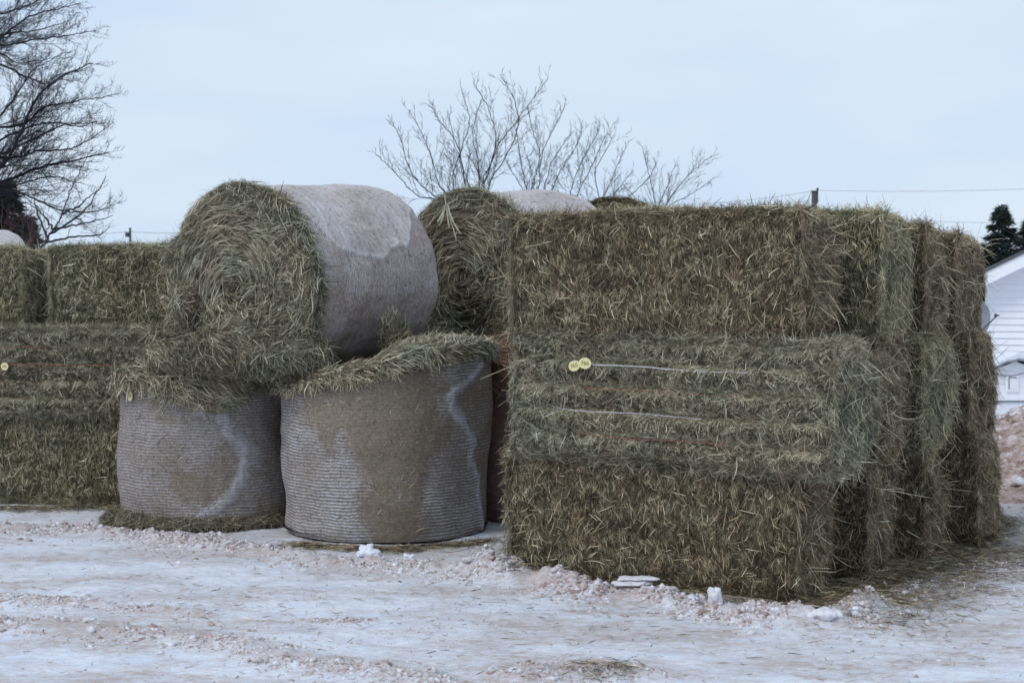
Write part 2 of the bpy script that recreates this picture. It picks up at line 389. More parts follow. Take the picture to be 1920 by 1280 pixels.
    # fringe along the top and bottom front edges and the vertical corners
    for sgn in (-1, 1):
        k = int(L * 2200 * DENS)
        p = np.stack([rng.uniform(-hx, hx, k), np.full(k, -hy + .03), np.where(sgn > 0, H - .02, .03) + rng.normal(size=k) * .02], 1)
        nn = nrm(np.tile([[0, -1, sgn * .9]], (k, 1)) + rng.normal(size=(k, 3)) * .2)
        hh.add(*strands(rng, p, nn, clump(p, k, 8, 33) * 1.0, .8, rng.gamma(4, .014, k) + .02, rng.uniform(.002, .0042, k) * ws, .5, off=(-.01, .02), bend=.8, rooted=.5, seg=3))
    for sx in (-1, 1):
        k = int(H * 1300 * DENS)
        p = np.stack([np.full(k, sx * (hx - .03)), np.full(k, -hy + .03) + rng.normal(size=k) * .04, rng.uniform(0, H, k)], 1)
        nn = nrm(np.tile([[sx * .9, -1, 0.]], (k, 1)) + rng.normal(size=(k, 3)) * .2)
        hh.add(*strands(rng, p, nn, -up + clump(p, k, 6, 43) * 1.2, .7, rng.gamma(3, .013, k) + .016, rng.uniform(.0013, .003, k) * ws, .42, off=(-.015, .015), bend=.9, rooted=.5, seg=3))
    hh.build('hay', [M['core'], mat], root)
    return root
def twine(root, kind, x0, x1, z0, z1, y, r=.0028, sag=.004):
    x = np.linspace(x0, x1, 26); t = (x - x0) / (x1 - x0)
    pts = np.stack([x, y + .007 * np.sin(t * 23 + z0 * 40) + .005 * np.sin(t * 51), z0 + (z1 - z0) * t + sag * np.sin(t * 8 + z0 * 9)], 1)
    return tubes('twine', [(pts, np.full(26, r))], M['twine_' + kind], root, 5)
def ear_tag(root, c, rad, text, roll=0, yaw=0, flat=1.0, rotm=None):
    """round yellow bale tag with its number"""
    me = bpy.data.meshes.new('tag'); n = 28; V = []; 
    for y in (-.0015, .0015):
        for i in range(n):
            a = 2 * pi * i / n; rr = rad * (1 + .035 * cos(9 * a)); V.append((rr * cos(a), y, rr * sin(a) * flat))
    Fc = [list(range(n)), list(range(2 * n - 1, n - 1, -1))] + [[i, i + n, (i + 1) % n + n, (i + 1) % n] for i in range(n)]
    me.from_pydata(V, [], Fc); me.materials.append(M['tag']); me.update()
    o = link('tag', me, root); o.location = c
    o.rotation_euler = (0, roll, yaw)
    cu = bpy.data.curves.new('tag_number', 'FONT'); cu.body = text; cu.size = rad * .86; cu.align_x = 'CENTER'; cu.align_y = 'CENTER'; cu.extrude = .0006; cu.offset = .0
    tmp = bpy.data.objects.new('tmp', cu); C.objects.link(tmp)
    bpy.context.view_layer.update()
    dg = bpy.context.evaluated_depsgraph_get(); m2 = bpy.data.meshes.new_from_object(tmp.evaluated_get(dg))
    bpy.data.objects.remove(tmp)
    m2.materials.clear(); m2.materials.append(M['ink'])
    t = link('tag_number', m2, o); t.rotation_euler = (pi / 2, 0, 0); t.location = (0, -.0028, 0)
    return o

# ---- right-hand stack: four rows deep, three layers high
U = np.array([.896, -.444, 0]); Vv = np.array([.444, .896, 0]); RZ = math.atan2(U[1], U[0])
P0 = np.array([-.06, 9.66, 0])
BL, BD = 2.16, .86
HZ = [0, .78, 1.585]; HH = [.78, .805, .80]
rowoff = [0, .12, .27, .50]
lay_off = [[0, .06, .03], [.12, .18, .20], [.30, .33, .30], [.56, .53, .42]]
hmod = [[0, 0, 0], [0, 0, .03], [0, 0, -.02], [0, 0, -.05]]
names = {(0, 0): 'front bottom square bale of the right stack, coarse brown stalks above the snow ridge',
 (0, 1): 'front middle square bale of the right stack with twines and two yellow tags',
 (0, 2): 'front top square bale of the right stack, flat face of upright brownish stalks',
 (1, 0): 'bottom bale directly behind the front bottom bale of the right stack, ragged end showing',
 (1, 1): 'ragged end of the middle hay bale directly behind the two-tagged bale',
 (1, 2): 'top hay bale directly behind the front top bale of the right stack',
 (2, 0): 'bottom hay bale in the third row back of the right stack',
 (2, 1): 'middle hay bale in the third row back of the right stack',
 (2, 2): 'top hay bale in the third row back of the right stack',
 (3, 0): 'rearmost bottom hay bale of the right stack beside the dirty snow heap',
 (3, 1): 'rearmost middle hay bale of the right stack in front of the small snowy shed',
 (3, 2): 'rearmost top hay bale of the right stack, brown end beside the white house'}
for row in range(4):
    for lay in range(3):
        rr = random.Random(row * 10 + lay)
        L = BL if row else (2.04, 2.21, 2.03)[lay]
        off = lay_off[row][lay]; dv = (-.05 if (row == 0 and lay == 1) else 0)
        c = P0 + U * (L / 2 + off) + Vv * (row * .875 + BD / 2 + dv)
        c[2] = HZ[lay] + hmod[row][lay]
        style = 'string' if (row == 0 and lay == 1) else 'cut'
        mat = M['grey'] if lay == 1 and row == 0 else (M['brown'] if (lay == 0 or row == 3) else M['green'] if (row + lay) % 2 else M['brown'])
        if (row, lay) == (0, 2): mat = M['brown']
        root = square_bale(100 + row * 3 + lay, tuple(c), RZ + R_(rr.uniform(-1, 1) * (1 if row == 0 else 3)), L, BD if row else BD - .0, HH[lay], style, mat,
                           dens=44000 if row == 0 else 27000, tilt=(0, 1.6 if (row, lay) == (0, 1) else rr.uniform(-.8, .8) * (row > 0)), hang=1.0)
        tag(root, names[(row, lay)], 'hay bale', 'square hay bales of the right stack')
        if (row, lay) == (0, 1):
            yf = -BD / 2 - .012
            twine(root, 'white', -.50, .54, .625, .615, yf - .006, .0032)
            twine(root, 'red', -.55, .45, .47, .47, yf + .008, .002)
            twine(root, 'white', -.75, .25, .325, .32, yf + .004, .0022)
            twine(root, 'red', -.60, .40, .165, .165, yf + .008, .002)
            a = ear_tag(root, (-.54, yf - .034, .632), .043, '766', 0, .1, .85)
            b_ = ear_tag(root, (-.62, yf - .022, .612), .043, '765', -.35, -.1, .8)

# ---- left-hand wall of square bales
WA = np.array([.990, -.139, 0]); WB = np.array([.139, .990, 0]); WRZ = math.atan2(WA[1], WA[0])
W0 = np.array([-4.80, 13.50, 0])
def wall_bale(seed, x0, z, L, H, style, mat, label, dy=0, ws=1.05):
    c = W0 + WA * (x0 + L / 2) + WB * (BD / 2 + dy); c[2] = z
    r = square_bale(seed, tuple(c), WRZ, L, BD, H, style, mat, dens=26000, core=.03, amp=.022, ws=ws)
    return tag(r, label, 'hay bale', 'square hay bales of the left wall')
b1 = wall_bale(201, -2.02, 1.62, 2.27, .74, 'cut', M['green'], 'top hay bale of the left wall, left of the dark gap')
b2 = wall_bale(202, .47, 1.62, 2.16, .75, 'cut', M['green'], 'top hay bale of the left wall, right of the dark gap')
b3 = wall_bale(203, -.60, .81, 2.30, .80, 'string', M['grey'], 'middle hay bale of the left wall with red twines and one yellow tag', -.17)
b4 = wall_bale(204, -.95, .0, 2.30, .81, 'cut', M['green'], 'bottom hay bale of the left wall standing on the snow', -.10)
for z in (.63, .47, .31, .16): twine(b3, 'red', -1.1, 1.1, z, z, -BD / 2 - (.014 if z == .47 else .0), .0026 if z == .47 else .0014)
ear_tag(b3, (-.395, -BD / 2 - .045, .455), .036, '181', 0, 0, 1.0)

# ------------------------------------------------------------ round bales
def polydist(q, path):
    d = np.full(len(q), 9.0)
    for a, b in zip(path[:-1], path[1:]):
        a = np.array(a); b = np.array(b); ab = b - a
        t = np.clip(((q - a) @ ab) / (ab @ ab), 0, 1); d = np.minimum(d, np.linalg.norm(q - a - t[:, None] * ab, axis=1))
    return d
def round_bale(seed, mat4, Rad, L, netm, haym, radf, ztop, capf, marks, dens=9000, lying=False, ws=1.0, hangL=1.0):
    """local z is the bale's axis; the open hay face is at +z. capf(phi)->(overhang, drop, thickness)"""
    rng = np.random.default_rng(seed)
    root = empty('round_hay_bale', mat=mat4); Mi = np.array(mat4.inverted())
    caml = (Mi @ np.array([0, 0, CAMH, 1]))[:3]; g = Mi[:3, :3] @ np.array([0, 0, -1.0])
    phc = math.atan2(caml[1], caml[0])
    nph, nzz = 420, 150
    ph = np.linspace(0, 2 * pi, nph, endpoint=False)
    PH, T = np.meshgrid(ph, np.linspace(0, 1, nzz), indexing='ij'); PH = PH.ravel(); T = T.ravel()
    s = (PH - phc + pi) % (2 * pi) - pi
    Z = T * ztop(s)
    circ = np.stack([np.cos(PH), np.sin(PH), Z], 1)
    rad = radf(s, Z) + .03 * fbm(circ, 2.2, 3, seed) + .012 * fbm(circ * [5, 5, 3], 1, 4, seed + 3)
    stain, fold, ridge = marks(s, Z, circ)
    rad = rad + ridge
    edge = np.minimum(T, 1 - T) * L
    rad = rad - .022 * np.exp(-(T * L) / .03)
    V = np.stack([np.cos(PH) * rad, np.sin(PH) * rad, Z], 1)
    uv = np.stack([(s + pi) * Rad, Z], 1)
    Q = grid_q(nph, nzz, wrap=True)
    # split the seam cleanly: uv jump lies on the side away from the camera
    link('net_wrap', mesh_from('net_wrap', V, Q, [netm], None, {'stain': stain, 'fold': fold}, uv), root)
    hh = Hay()
    # hay cap
    nt_ = 64
    PH2, T2 = np.meshgrid(ph, np.linspace(0, 1, nt_), indexing='ij'); PH2 = PH2.ravel(); T2 = T2.ravel()
    s2 = (PH2 - phc + pi) % (2 * pi) - pi
    ov, drop, th = capf(s2)
    zt = ztop(s2); r0 = radf(s2, zt)
    kp = np.array([0, .10, .22, .34, .46, .7, 1.0])
    rr = [r0 - .02, r0 + ov * .8, r0 + ov, r0 + ov * .6, r0 - .09, r0 * .5, r0 * 0.0]
    zz = [zt - drop - .01, zt - drop, zt - drop * .35, zt + th * .45, zt + th, zt + th * 1.12, zt + th * 1.15]
    def interp(vals):
        o = np.zeros_like(T2)
        for i in range(len(kp) - 1):
            m = (T2 >= kp[i]) & (T2 <= kp[i + 1]); u = (T2[m] - kp[i]) / (kp[i + 1] - kp[i]); u = u * u * (3 - 2 * u) * .5 + u * .5
            o[m] = vals[i][m] * (1 - u) + vals[i + 1][m] * u
        return o
    r2 = interp(rr); z2 = interp(zz)
    cp = np.stack([np.cos(PH2) * r2, np.sin(PH2) * r2, z2], 1)
    nr = nrm(np.stack([np.cos(PH2) * (T2 < .45), np.sin(PH2) * (T2 < .45), .2 + (T2 > .3) * 1.0], 1))
    fade = np.clip((1 - T2) * 6, 0, 1)
    cp = cp + nr * ((.045 * fbm(cp, 5, 4, seed + 7) + (.020 * np.sin(r2 * 2 * pi / .085 + 1.2 * fbm(cp, 4, 2, 5)) if lying else 0)) * fade * sstep(0, .08, T2))[:, None]
    Q2 = grid_q(nph, nt_, wrap=True)
    n2, c2 = face_nc(cp, Q2)
    if n2[len(n2) // 2 * 0 + nt_ - 4][2] < 0: Q2 = Q2[:, ::-1]
    hh.add(cp, Q2, mi=0)
    wt = camw(cp, Q2, caml)
    a = cp[Q2[:, 0]]; area = (np.linalg.norm(np.cross(cp[Q2[:, 2]] - a, cp[Q2[:, 3]] - cp[Q2[:, 1]]), axis=1) / 2 * wt).sum()
    k = int(area * dens * DENS); p, nn, _ = sample(rng, cp, Q2, wt, k)
    rho = np.linalg.norm(p[:, :2], axis=1, keepdims=True)
    tang = nrm(np.stack([-p[:, 1], p[:, 0], 0 * p[:, 0]], 1)); radial = nrm(p * [1, 1, 0])
    cl = np.stack([fbm(p, 5, 2, 3), fbm(p, 5, 2, 4), fbm(p, 5, 2, 5)], 1)
    rim = sstep(Rad * .62, Rad * .92, rho[:, 0])[:, None]
    if lying:
        dm = tang * (1 - rim) * 1.5 + g * (.15 + .6 * rim) + cl * .8
        spread = .40 + .6 * rim[:, 0]
    else:
        dm = tang * .7 + cl * 1.6 + rim * (g * .5 + tang * .8)
        spread = .85
    ln = rng.gamma(3, .014, k) + .018
    ring = np.sin(rho[:, 0] * 2 * pi / .085 + 1.6 * fbm(p, 4, 2, 5)) * (1 - rim[:, 0]) * (.26 if lying else 0)
    rv = np.clip(rng.random(k) * .66 + .15 + .30 * vnoise(p * 45, 3) + ring - (.10 * (1 - rim[:, 0]) if lying else 0), 0, 1) ** 1.15
    hh.add(*strands(rng, p, nn, dm, spread, ln, rng.uniform(.0014, .003, k) * ws, .26, off=(-.008, .018), bend=.7, rooted=.2, seg=3, rnd=rv))
    m2 = rng.random(k) < (.06 if lying else .14)
    kk = m2.sum()
    hh.add(*strands(rng, p[m2], nn[m2], dm[m2] + g * .5 + cl[m2], .6, (rng.gamma(4, .028, kk) + .05) * hangL, rng.uniform(.0022, .0048, kk) * ws, .35, off=(0, .03), bend=.8, rooted=.5, rnd=rng.uniform(.3, 1, kk) ** .8, seg=4))
    # fringe hanging over the net edge
    k = int((2600 if lying else 4200) * DENS); ss = rng.uniform(-1.9, 1.9, k); phf = ss + phc
    ov, drop, th = capf(ss); ztf = ztop(ss); rf = radf(ss, ztf)
    tt = rng.random(k)
    pz = ztf - drop * (1 - tt) ; pr = rf + ov * .9 * (1 - .3 * tt)
    p = np.stack([np.cos(phf) * pr, np.sin(phf) * pr, pz], 1); nn = nrm(np.stack([np.cos(phf), np.sin(phf), 0 * phf + .25], 1))
    cl = np.stack([fbm(p, 4, 2, 13), fbm(p, 4, 2, 14), fbm(p, 4, 2, 15)], 1)
    tang = np.stack([-np.sin(phf), np.cos(phf), 0 * phf], 1)
    hh.add(*strands(rng, p, nn, g[None, :] * .75 + tang * .5 + cl * 1.5 + np.array([[0, 0, -.25 if lying else 0]]), .7, (rng.gamma(3, .026, k) + .03) * hangL, rng.uniform(.002, .005, k) * ws, .25, off=(-.01, .02), bend=.8, rooted=.8, seg=4))
    hh.build('hay', [M['core'], haym], root)
    # stray stalks worked through the net
    rng2 = np.random.default_rng(seed + 77); k = 1300
    wt = camw(V, Q, caml, .1); p, nn, _ = sample(rng2, V, Q, wt, k)
    h3 = Hay(); h3.add(*strands(rng2, p, nn, rng2.normal(size=(k, 3)), .5, rng2.gamma(3, .010, k) + .012, rng2.uniform(.0015, .0032, k), .1, off=(.001, .006), bend=1.0, seg=3), mi=0)
    h3.build('stray_stalks', [haym], root)['kind'] = 'stuff'
    # dark disc closing the far end
    nb = 40; a_ = np.linspace(0, 2 * pi, nb, endpoint=False); Rb = Rad * .97
    me = bpy.data.meshes.new('end_hay'); me.from_pydata([(cos(x) * Rb, sin(x) * Rb, .03) for x in a_], [], [list(range(nb))[::-1]]); me.materials.append(M['core'])
    link('end_hay', me, root)
    return root
def T3(x, y, z=0, rz=0): return Matrix.Translation((x, y, z)) @ Matrix.Rotation(rz, 4, 'Z')
def lie(front, theta, rise, L, spin=0):
    """matrix of a lying bale: +z axis points at the viewer side, front = centre of the hay face"""
    ax = Vector((-sin(theta), -cos(theta), -rise)).normalized()
    q = ax.to_track_quat('Z', 'Y').to_matrix().to_4x4()
    base = Vector(front) - ax * L
    return Matrix.Translation(base) @ q
zero = lambda s, Z, c: (np.zeros_like(s), np.zeros_like(s), np.zeros_like(s))

# mid bale: white net with a brown stain and a squiggly fold
fold_mid = [(1.05, 1.33), (.62, 1.08), (.80, .86), (.96, .75), (.91, .61), (1.09, .43), (1.15, .14), (1.2, 0)]
def marks_mid(s, Z, c):
    q = np.stack([s * .83, Z], 1); path = [(a * .83, z) for a, z in fold_mid]
    q = q + .075 * np.stack([fbm(c, 7, 4, 1), fbm(c, 7, 4, 2)], 1)
    d = polydist(q, path); fold = sstep(.07, .0, d)
    xs = np.interp(Z, [z for _, z in fold_mid][::-1], [a for a, _ in fold_mid][::-1])
    beyond = sstep(.0, .12, s - xs)
    n = fbm(c * [3, 3, 2], 1, 4, 8)
    wmid = np.interp(Z, [0, .3, .55, .8, 1.15, 1.3], [.34, .42, .5, .62, .64, .55]); cen = np.interp(Z, [0, .5, .9, 1.3], [.12, .02, -.1, -.12])
    stn = sstep(.18, -.18, np.abs(s - cen) - wmid + n * .45)
    stn = np.maximum(stn, beyond * .62); stn = stn * (1 - fold)
    ridge = .012 * np.exp(-(d / .03) ** 2) - .012 * beyond
    ridge = ridge + .02 * fbm(c * [2, 2, 5], 1, 2, 4) * sstep(.4, -.4, s)
    return stn, fold * .55, ridge
mz = lambda s: 1.32 + .155 * np.sin(s) + .02 * np.sin(s * 3) + .01 * np.sin(7 * s)
mid = round_bale(31, T3(-1.035, 11.80), .86, 1.25, M['net_white'], M['grey'],
    lambda s, Z: .842 + .02 * sstep(.3, 1.2, Z) + .022 * np.sin(3 * s + 2.5 * Z + 1) * .6 - .03 * np.exp(-((Z - .22) / .12) ** 2) * sstep(0, -1.2, s), mz,
    lambda s: (.018 + .03 * sstep(.2, -1.2, s) + .012 * np.sin(8 * s) * np.sin(3 * s), .025 + .02 * np.sin(6 * s + 1) * np.sin(11 * s), .07 + .03 * np.cos(s)), marks_mid, dens=17000, hangL=.55)
tag(mid, 'big round bale standing on end, white net with broad brown stain, hay over the top', 'round bale', 'net-wrapped round hay bales')
# left lower bale
fold_l = [(-.10, .95), (.14, .93), (.2, .78), (.43, .60), (.33, .36), (.18, .21), (-.04, .12), (-.4, .01)]
def marks_left(s, Z, c):
    q = np.stack([s * .75, Z], 1); q = q + .06 * np.stack([fbm(c, 7, 4, 21), fbm(c, 7, 4, 22)], 1)
    d = polydist(q, [(a * .75, z) for a, z in fold_l])
    wdt = np.interp(Z, [0, .3, .6, .8, 1], [.03, .04, .07, .05, .02]); fold = sstep(wdt * 1.5, wdt * .5, d)
    n = fbm(c * [2.5, 2.5, 3], 1, 4, 28)
    stn = np.clip(sstep(-.05, .35, n) * .8 * sstep(.9, -.2, np.abs(s + .3) - .2), 0, 1)
    stn = np.maximum(stn, .35 * sstep(.35, .6, s)); return stn * (1 - fold), fold * .6, .01 * np.exp(-(d / .04) ** 2)
def cap_left(s):
    mdl = np.exp(-((s + .05) / .42) ** 2); edgeL = np.exp(-((s + 1.15) / .25) ** 2)
    return .05 + .07 * mdl + .03 * edgeL, .04 + .20 * mdl + .05 * edgeL + .03 * np.sin(s * 9), .11 + .06 * np.cos(s)
left = round_bale(32, T3(-2.60, 12.42), .76, 1.27, M['net_dull'], M['grey'],
    lambda s, Z: .755 + .01 * np.sin(Z / 1.25 * pi), lambda s: 1.21 + .0 * s, cap_left, marks_left, dens=17000, hangL=.8)
tag(left, 'round bale standing on end at left, dull net, hay cascading over its front', 'round bale', 'net-wrapped round hay bales')
ph = math.atan2(-12.42, 2.60) - .98
tg = ear_tag(left, (cos(ph) * .785, sin(ph) * .785, 1.07), .034, '191', 0.15, ph + pi / 2 + .1, 1.2)
# pinkish lower bale seen in the gap
pk = round_bale(33, T3(.33, 12.72), .78, 1.27, M['net_pink'], M['red'], lambda s, Z: .77 + 0 * s, lambda s: 1.24 + 0 * s,
    lambda s: (.03 + 0 * s, .05 + 0 * s, .26 + 0 * s), zero, dens=9000)
tag(pk, 'round bale in pinkish net in the gap between stained round bale and square stack', 'round bale', 'net-wrapped round hay bales')

bk = round_bale(38, T3(-1.12, 13.52), .78, 1.3, M['net_dull'], M['grey'], lambda s, Z: .77 + 0 * s, lambda s: 1.32 + 0 * s,
    lambda s: (.03 + 0 * s, .05 + 0 * s, .32 + 0 * s), zero, dens=7000, hangL=.7)
tag(bk, 'round bale standing in the dark gap behind the stained one, under the lying bales', 'round bale', 'net-wrapped round hay bales')
# upper front bale, lying, face to the viewer
torn = [(-9, .62)]
UPM = lie((-2.22, 11.56, 1.99), R_(36), .045, 1.56)
upv = UPM.inverted().to_3x3() @ Vector((0, 0, 1)); 
caml_u = UPM.inverted() @ Vector((0, 0, CAMH)); phc_u = math.atan2(caml_u.y, caml_u.x); phup = math.atan2(upv.y, upv.x)
s_up = (phup - phc_u + pi) % (2 * pi) - pi          # where "up" lies in the bale's own angle
def marks_up(s, Z, c):
    a = (s - s_up + pi) % (2 * pi) - pi              # angle from the top; viewer side to the right has one sign
    side = np.abs(a)
    edge = 1.30 + .10 * fbm(c * [0, 0, 6], 1, 4, 41) + .04 * np.sin(Z * 11) - .55 * sstep(.42, .05, Z) - .45 * sstep(1.12, 1.38, Z)
    d = side - edge
    over = sstep(.02, -.02, d)
    fold = .17 * over + .40 * np.exp(-(d / .022) ** 2) + .4 * np.exp(-((Z - 1.22 + .05 * np.sin(side * 3)) / .018) ** 2) * over
    n = fbm(c * [3, 3, 4], 1, 4, 48)
    stn = sstep(.1, .5, n) * .25 + .22 * (1 - over)
    return np.clip(stn, 0, 1), np.clip(fold, 0, 1), .008 * over + .008 * np.exp(-(d / .03) ** 2)
def sag(R0, low, wide):
    def f(s, Z, s_up_):
        a = (s - s_up_ + pi) % (2 * pi) - pi
        c_ = np.cos(a); r = R0 * (1 + wide * np.sin(a) ** 2)
        return np.where(c_ < -.2, np.minimum(r, low / np.maximum(-c_, .2) + .0), r)
    return f
sgf = sag(.785, .70, .05)
upb = round_bale(34, UPM, .79, 1.56, M['net_pale'], M['grey'], lambda s, Z: sgf(s, Z, s_up) + .03 * np.clip(Z * 0 + 1 - Z / 1.4, 0, 1), lambda s: 1.47 + .015 * np.sin(5 * s),
    lambda s: (.005 + .012 * np.sin(3 * s + 1), .015 + .01 * np.sin(4 * s), .09 + 0 * s), marks_up, dens=28000, lying=True, hangL=.75)
tag(upb, 'large round bale lying on two standing ones, its shaggy face towards the viewer', 'round bale', 'net-wrapped round hay bales')
# second lying bale, behind and right
SM = lie((-.44, 13.1, 2.10), R_(40), .06, 1.45)
s2b = round_bale(35, SM, .77, 1.45, M['net_pale'], M['grey'], lambda s, Z: .765 + 0 * s, lambda s: 1.37 + .01 * np.sin(5 * s),
    lambda s: (.005 + .01 * np.sin(3 * s), .02 + 0 * s, .09 + 0 * s), lambda s, Z, c: (.5 * sstep(0, .5, fbm(c * [3, 3, 4], 1, 4, 58)), .25 + 0 * s, 0 * s), dens=20000, lying=True)
tag(s2b, 'round hay bale lying behind, spiral face half hidden by the square stack', 'round bale', 'net-wrapped round hay bales')
# third lying bale: only its brown crest shows
TM = lie((1.06, 15.4, 2.20), R_(24), .0, 1.3)
b3r = round_bale(36, TM, .76, 1.3, M['net_pink'], M['brown'], lambda s, Z: .755 + 0 * s, lambda s: 1.22 + 0 * s,
    lambda s: (.03 + 0 * s, .05 + 0 * s, .09 + 0 * s), zero, dens=6000, lying=True)
tag(b3r, 'rearmost round hay bale, only its brown crest showing above the square stack', 'round bale', 'net-wrapped round hay bales')
# far left lying bale behind the wall
FM = lie((-6.92, 16.2, 2.00), R_(50), .0, 1.3)
b4r = round_bale(37, FM, .75, 1.3, M['net_pale'], M['green'], lambda s, Z: .745 + 0 * s, lambda s: 1.22 + 0 * s,
    lambda s: (.02 + 0 * s, .05 + 0 * s, .07 + 0 * s), lambda s, Z, c: (0 * s, .4 + 0 * s, 0 * s), dens=2500, lying=True)
tag(b4r, 'round bale behind the left wall, only its pale netted crest showing', 'round bale', 'net-wrapped round hay bales')

# ------------------------------------------------------------ loose hay spilled between the round bales
def blob_hay(name, items, mat, dens, lenk, seed, dirv=(0, 0, -1), cam_only=True):
    rng = np.random.default_rng(seed); hh = Hay()
    for c, rad, sd_ in items:
        nu, nv = 70, 40
        A, B = np.meshgrid(np.linspace(0, 2 * pi, nu, endpoint=False), np.linspace(.02, pi - .02, nv), indexing='ij'); A = A.ravel(); B = B.ravel()
        n = np.stack([np.cos(A) * np.sin(B), np.sin(A) * np.sin(B), np.cos(B)], 1)
        p = n * rad + np.array(c); p = p + n * (.22 * min(rad) * fbm(p, 5, 4, sd_) + .12 * max(rad) * fbm(p, 2, 2, sd_ + 1))[:, None]
        Q = grid_q(nu, nv, wrap=True)[:, ::-1]
        nn, cc = face_nc(p, Q)
        if np.mean(np.sum(nn * (cc - np.array(c)), 1)) < 0: Q = Q[:, ::-1]
        hh.add(p, Q, mi=0)
        wt = camw(p, Q, np.array([0, 0, CAMH]))
        a = p[Q[:, 0]]; area = (np.linalg.norm(np.cross(p[Q[:, 2]] - a, p[Q[:, 3]] - p[Q[:, 1]]), axis=1) / 2 * wt).sum()
        k = int(area * dens * DENS); q, nn, _ = sample(rng, p, Q, wt, k)
        cl = np.stack([fbm(q, 4, 2, 3), fbm(q, 4, 2, 4), fbm(q, 4, 2, 5)], 1)
        hh.add(*strands(rng, q, nn, np.array([dirv]) * .8 + cl * 1.3, .45, (rng.gamma(4, .025, k) + .04) * lenk, rng.uniform(.0022, .0055, k), .35, off=(0, .03), bend=.9, rooted=.3, seg=4))
    return hh.build(name, [M['core'], mat])
o = blob_hay('loose_hay', [((-2.30, 11.50, 1.40), (.42, .20, .12), 1), ((-1.80, 11.32, 1.42), (.36, .20, .13), 2), ((-2.72, 11.75, 1.42), (.26, .24, .15), 3), ((-2.05, 11.42, 1.50), (.5, .16, .16), 6)], M['grey'], 15000, 1.1, 61, (.55, -.3, -.6))
tag(o, 'loose hay spilling from the lying round bale over the standing ones below', 'loose hay', kind='stuff')
o = blob_hay('loose_hay', [((-2.68, 11.93, 1.75), (.14, .16, .30), 4), ((-2.78, 12.1, 2.2), (.10, .14, .16), 5)], M['grey'], 10000, 1.1, 62, (-.3, -.2, -.8))
tag(o, 'tuft of loose hay clinging to the left flank of the lying round bale', 'loose hay', kind='stuff')
o = blob_hay('loose_hay', [((-.96, 11.60, 1.58), (.08, .07, .13), 8)], M['grey'], 16000, .9, 63, (0, 0, 1))
tag(o, 'small upright tuft of hay on top of the stained round bale', 'loose hay', kind='stuff')

# pale broad leaves drooping from the second lying bale
def leaf_fan(name, c, specs, mat, parent=None, label=None):
    hh = Hay(); rng = np.random.default_rng(5)
    for (dx, dz, L_, w_) in specs:
        d = np.array([[dx, -.25, dz]]); p = np.array([c]); 
        hh.add(*strands(rng, p, np.array([[0, -1., .1]]), d, .05, L_, w_, .05, off=(.01, .02), bend=.5, rooted=1., rnd=np.array([1.0]), seg=6), mi=0)
    return hh.build(name, [mat], parent)
M['leaf'] = plain('dry_leaf', (.48, .46, .33), .6, .3, .2, 20)
M['pinkstalk'] = plain('dry_pink_stalk', (.52, .32, .24), .6, .3, .2, 20)
c = P(836, 385, 12.93)
o = leaf_fan('broad_dry_leaves', c, [(-.5, -.6, .16, .016), (-.2, -1, .20, .015), (.15, -1, .22, .016), (-.7, -.2, .14, .014), (.4, -.9, .30, .014), (.6, .4, .12, .012), (-.1, .8, .10, .012), (-.4, -1, .18, .014), (.35, -1, .34, .010)], M['leaf'])
tag(o, 'tuft of broad pale dry leaves drooping from top of the half hidden round bale', 'dry leaves')
c = P(930, 400, 12.8)
o = leaf_fan('dry_stalks', c, [(.9, -.6, .26, .012), (.8, -.75, .22, .010), (1, -.5, .15, .010)], M['pinkstalk'])
tag(o, 'pinkish dry stalks slanting across the half hidden round bale beside the square stack', 'dry stalks')

# ------------------------------------------------------------ ground
def axis(lo, hi, st, far, sgn=None):
    a = list(np.arange(lo, hi + st / 2, st)); x = hi; s = st
    while x < far: s *= 1.35; x += s; a.append(x)
    x = lo; s = st; pre = []
    while x > -far: s *= 1.35; x -= s; pre.append(x)
    return np.array(pre[::-1] + a)
def pl(pts): return [G(*p) for p in pts]
RIDGES = [  # (path in picture pixels -> ground, half width m, height m)
    (pl([(-60, 985), (150, 990), (300, 1005), (470, 1030), (620, 1052), (800, 1065), (925, 1078)]), .16, .045),
    (pl([(925, 1078), (1060, 1098), (1190, 1118), (1340, 1140), (1460, 1160), (1560, 1160), (1640, 1135)]), .13, .06),
    (pl([(1640, 1120), (1740, 1085), (1850, 1060), (1960, 1040)]), .20, .02),
    (pl([(-60, 1115), (110, 1125), (240, 1140), (370, 1150)]), .10, .022),
    (pl([(-60, 1160), (120, 1170), (330, 1190), (480, 1215), (640, 1245), (780, 1262), (900, 1300)]), .13, .03),
    ([(4.6, 11.6), (5.0, 12.3), (5.3, 13.2)], .55, .05), (pl([(580, 1158), (690, 1160)]), .05, .012), (pl([(980, 1262), (1120, 1252), (1230, 1262)]), .12, .03)]
def segd(x, y, path):
    q = np.stack([x, y], 1); return polydist(q, path)
def ground_h(x, y, detail=True):
    p = np.stack([x, y, 0 * x], 1)
    h = .02 * fbm(p, .5, 3, 71)
    near = np.exp(-((np.hypot(x, y - 10) / 14) ** 2))
    if detail: h = h + near * (.014 * fbm(p * [1, 1.6, 1], 3, 4, 72) + .008 * fbm(p, 18, 3, 73))
    for path, wd, ht in RIDGES:
        d = segd(x, y, path); wv = wd * (1 + .35 * fbm(p, 3, 2, 75))
        b = np.exp(-(d / wv) ** 2)
        h = h + b * ht * (.8 + .8 * fbm(p, 4, 2, 76)) + b * .075 * (ht / .045) * np.clip(fbm(p, 13, 4, 77) + .1, 0, 1)
    return h - .02
gx = axis(-5.2, 5.6, .021, 500); gy = axis(6.0, 14.2, .021, 900)
X, Y = np.meshgrid(gx, gy, indexing='ij'); X = X.ravel(); Y = Y.ravel()
Zg = ground_h(X, Y)
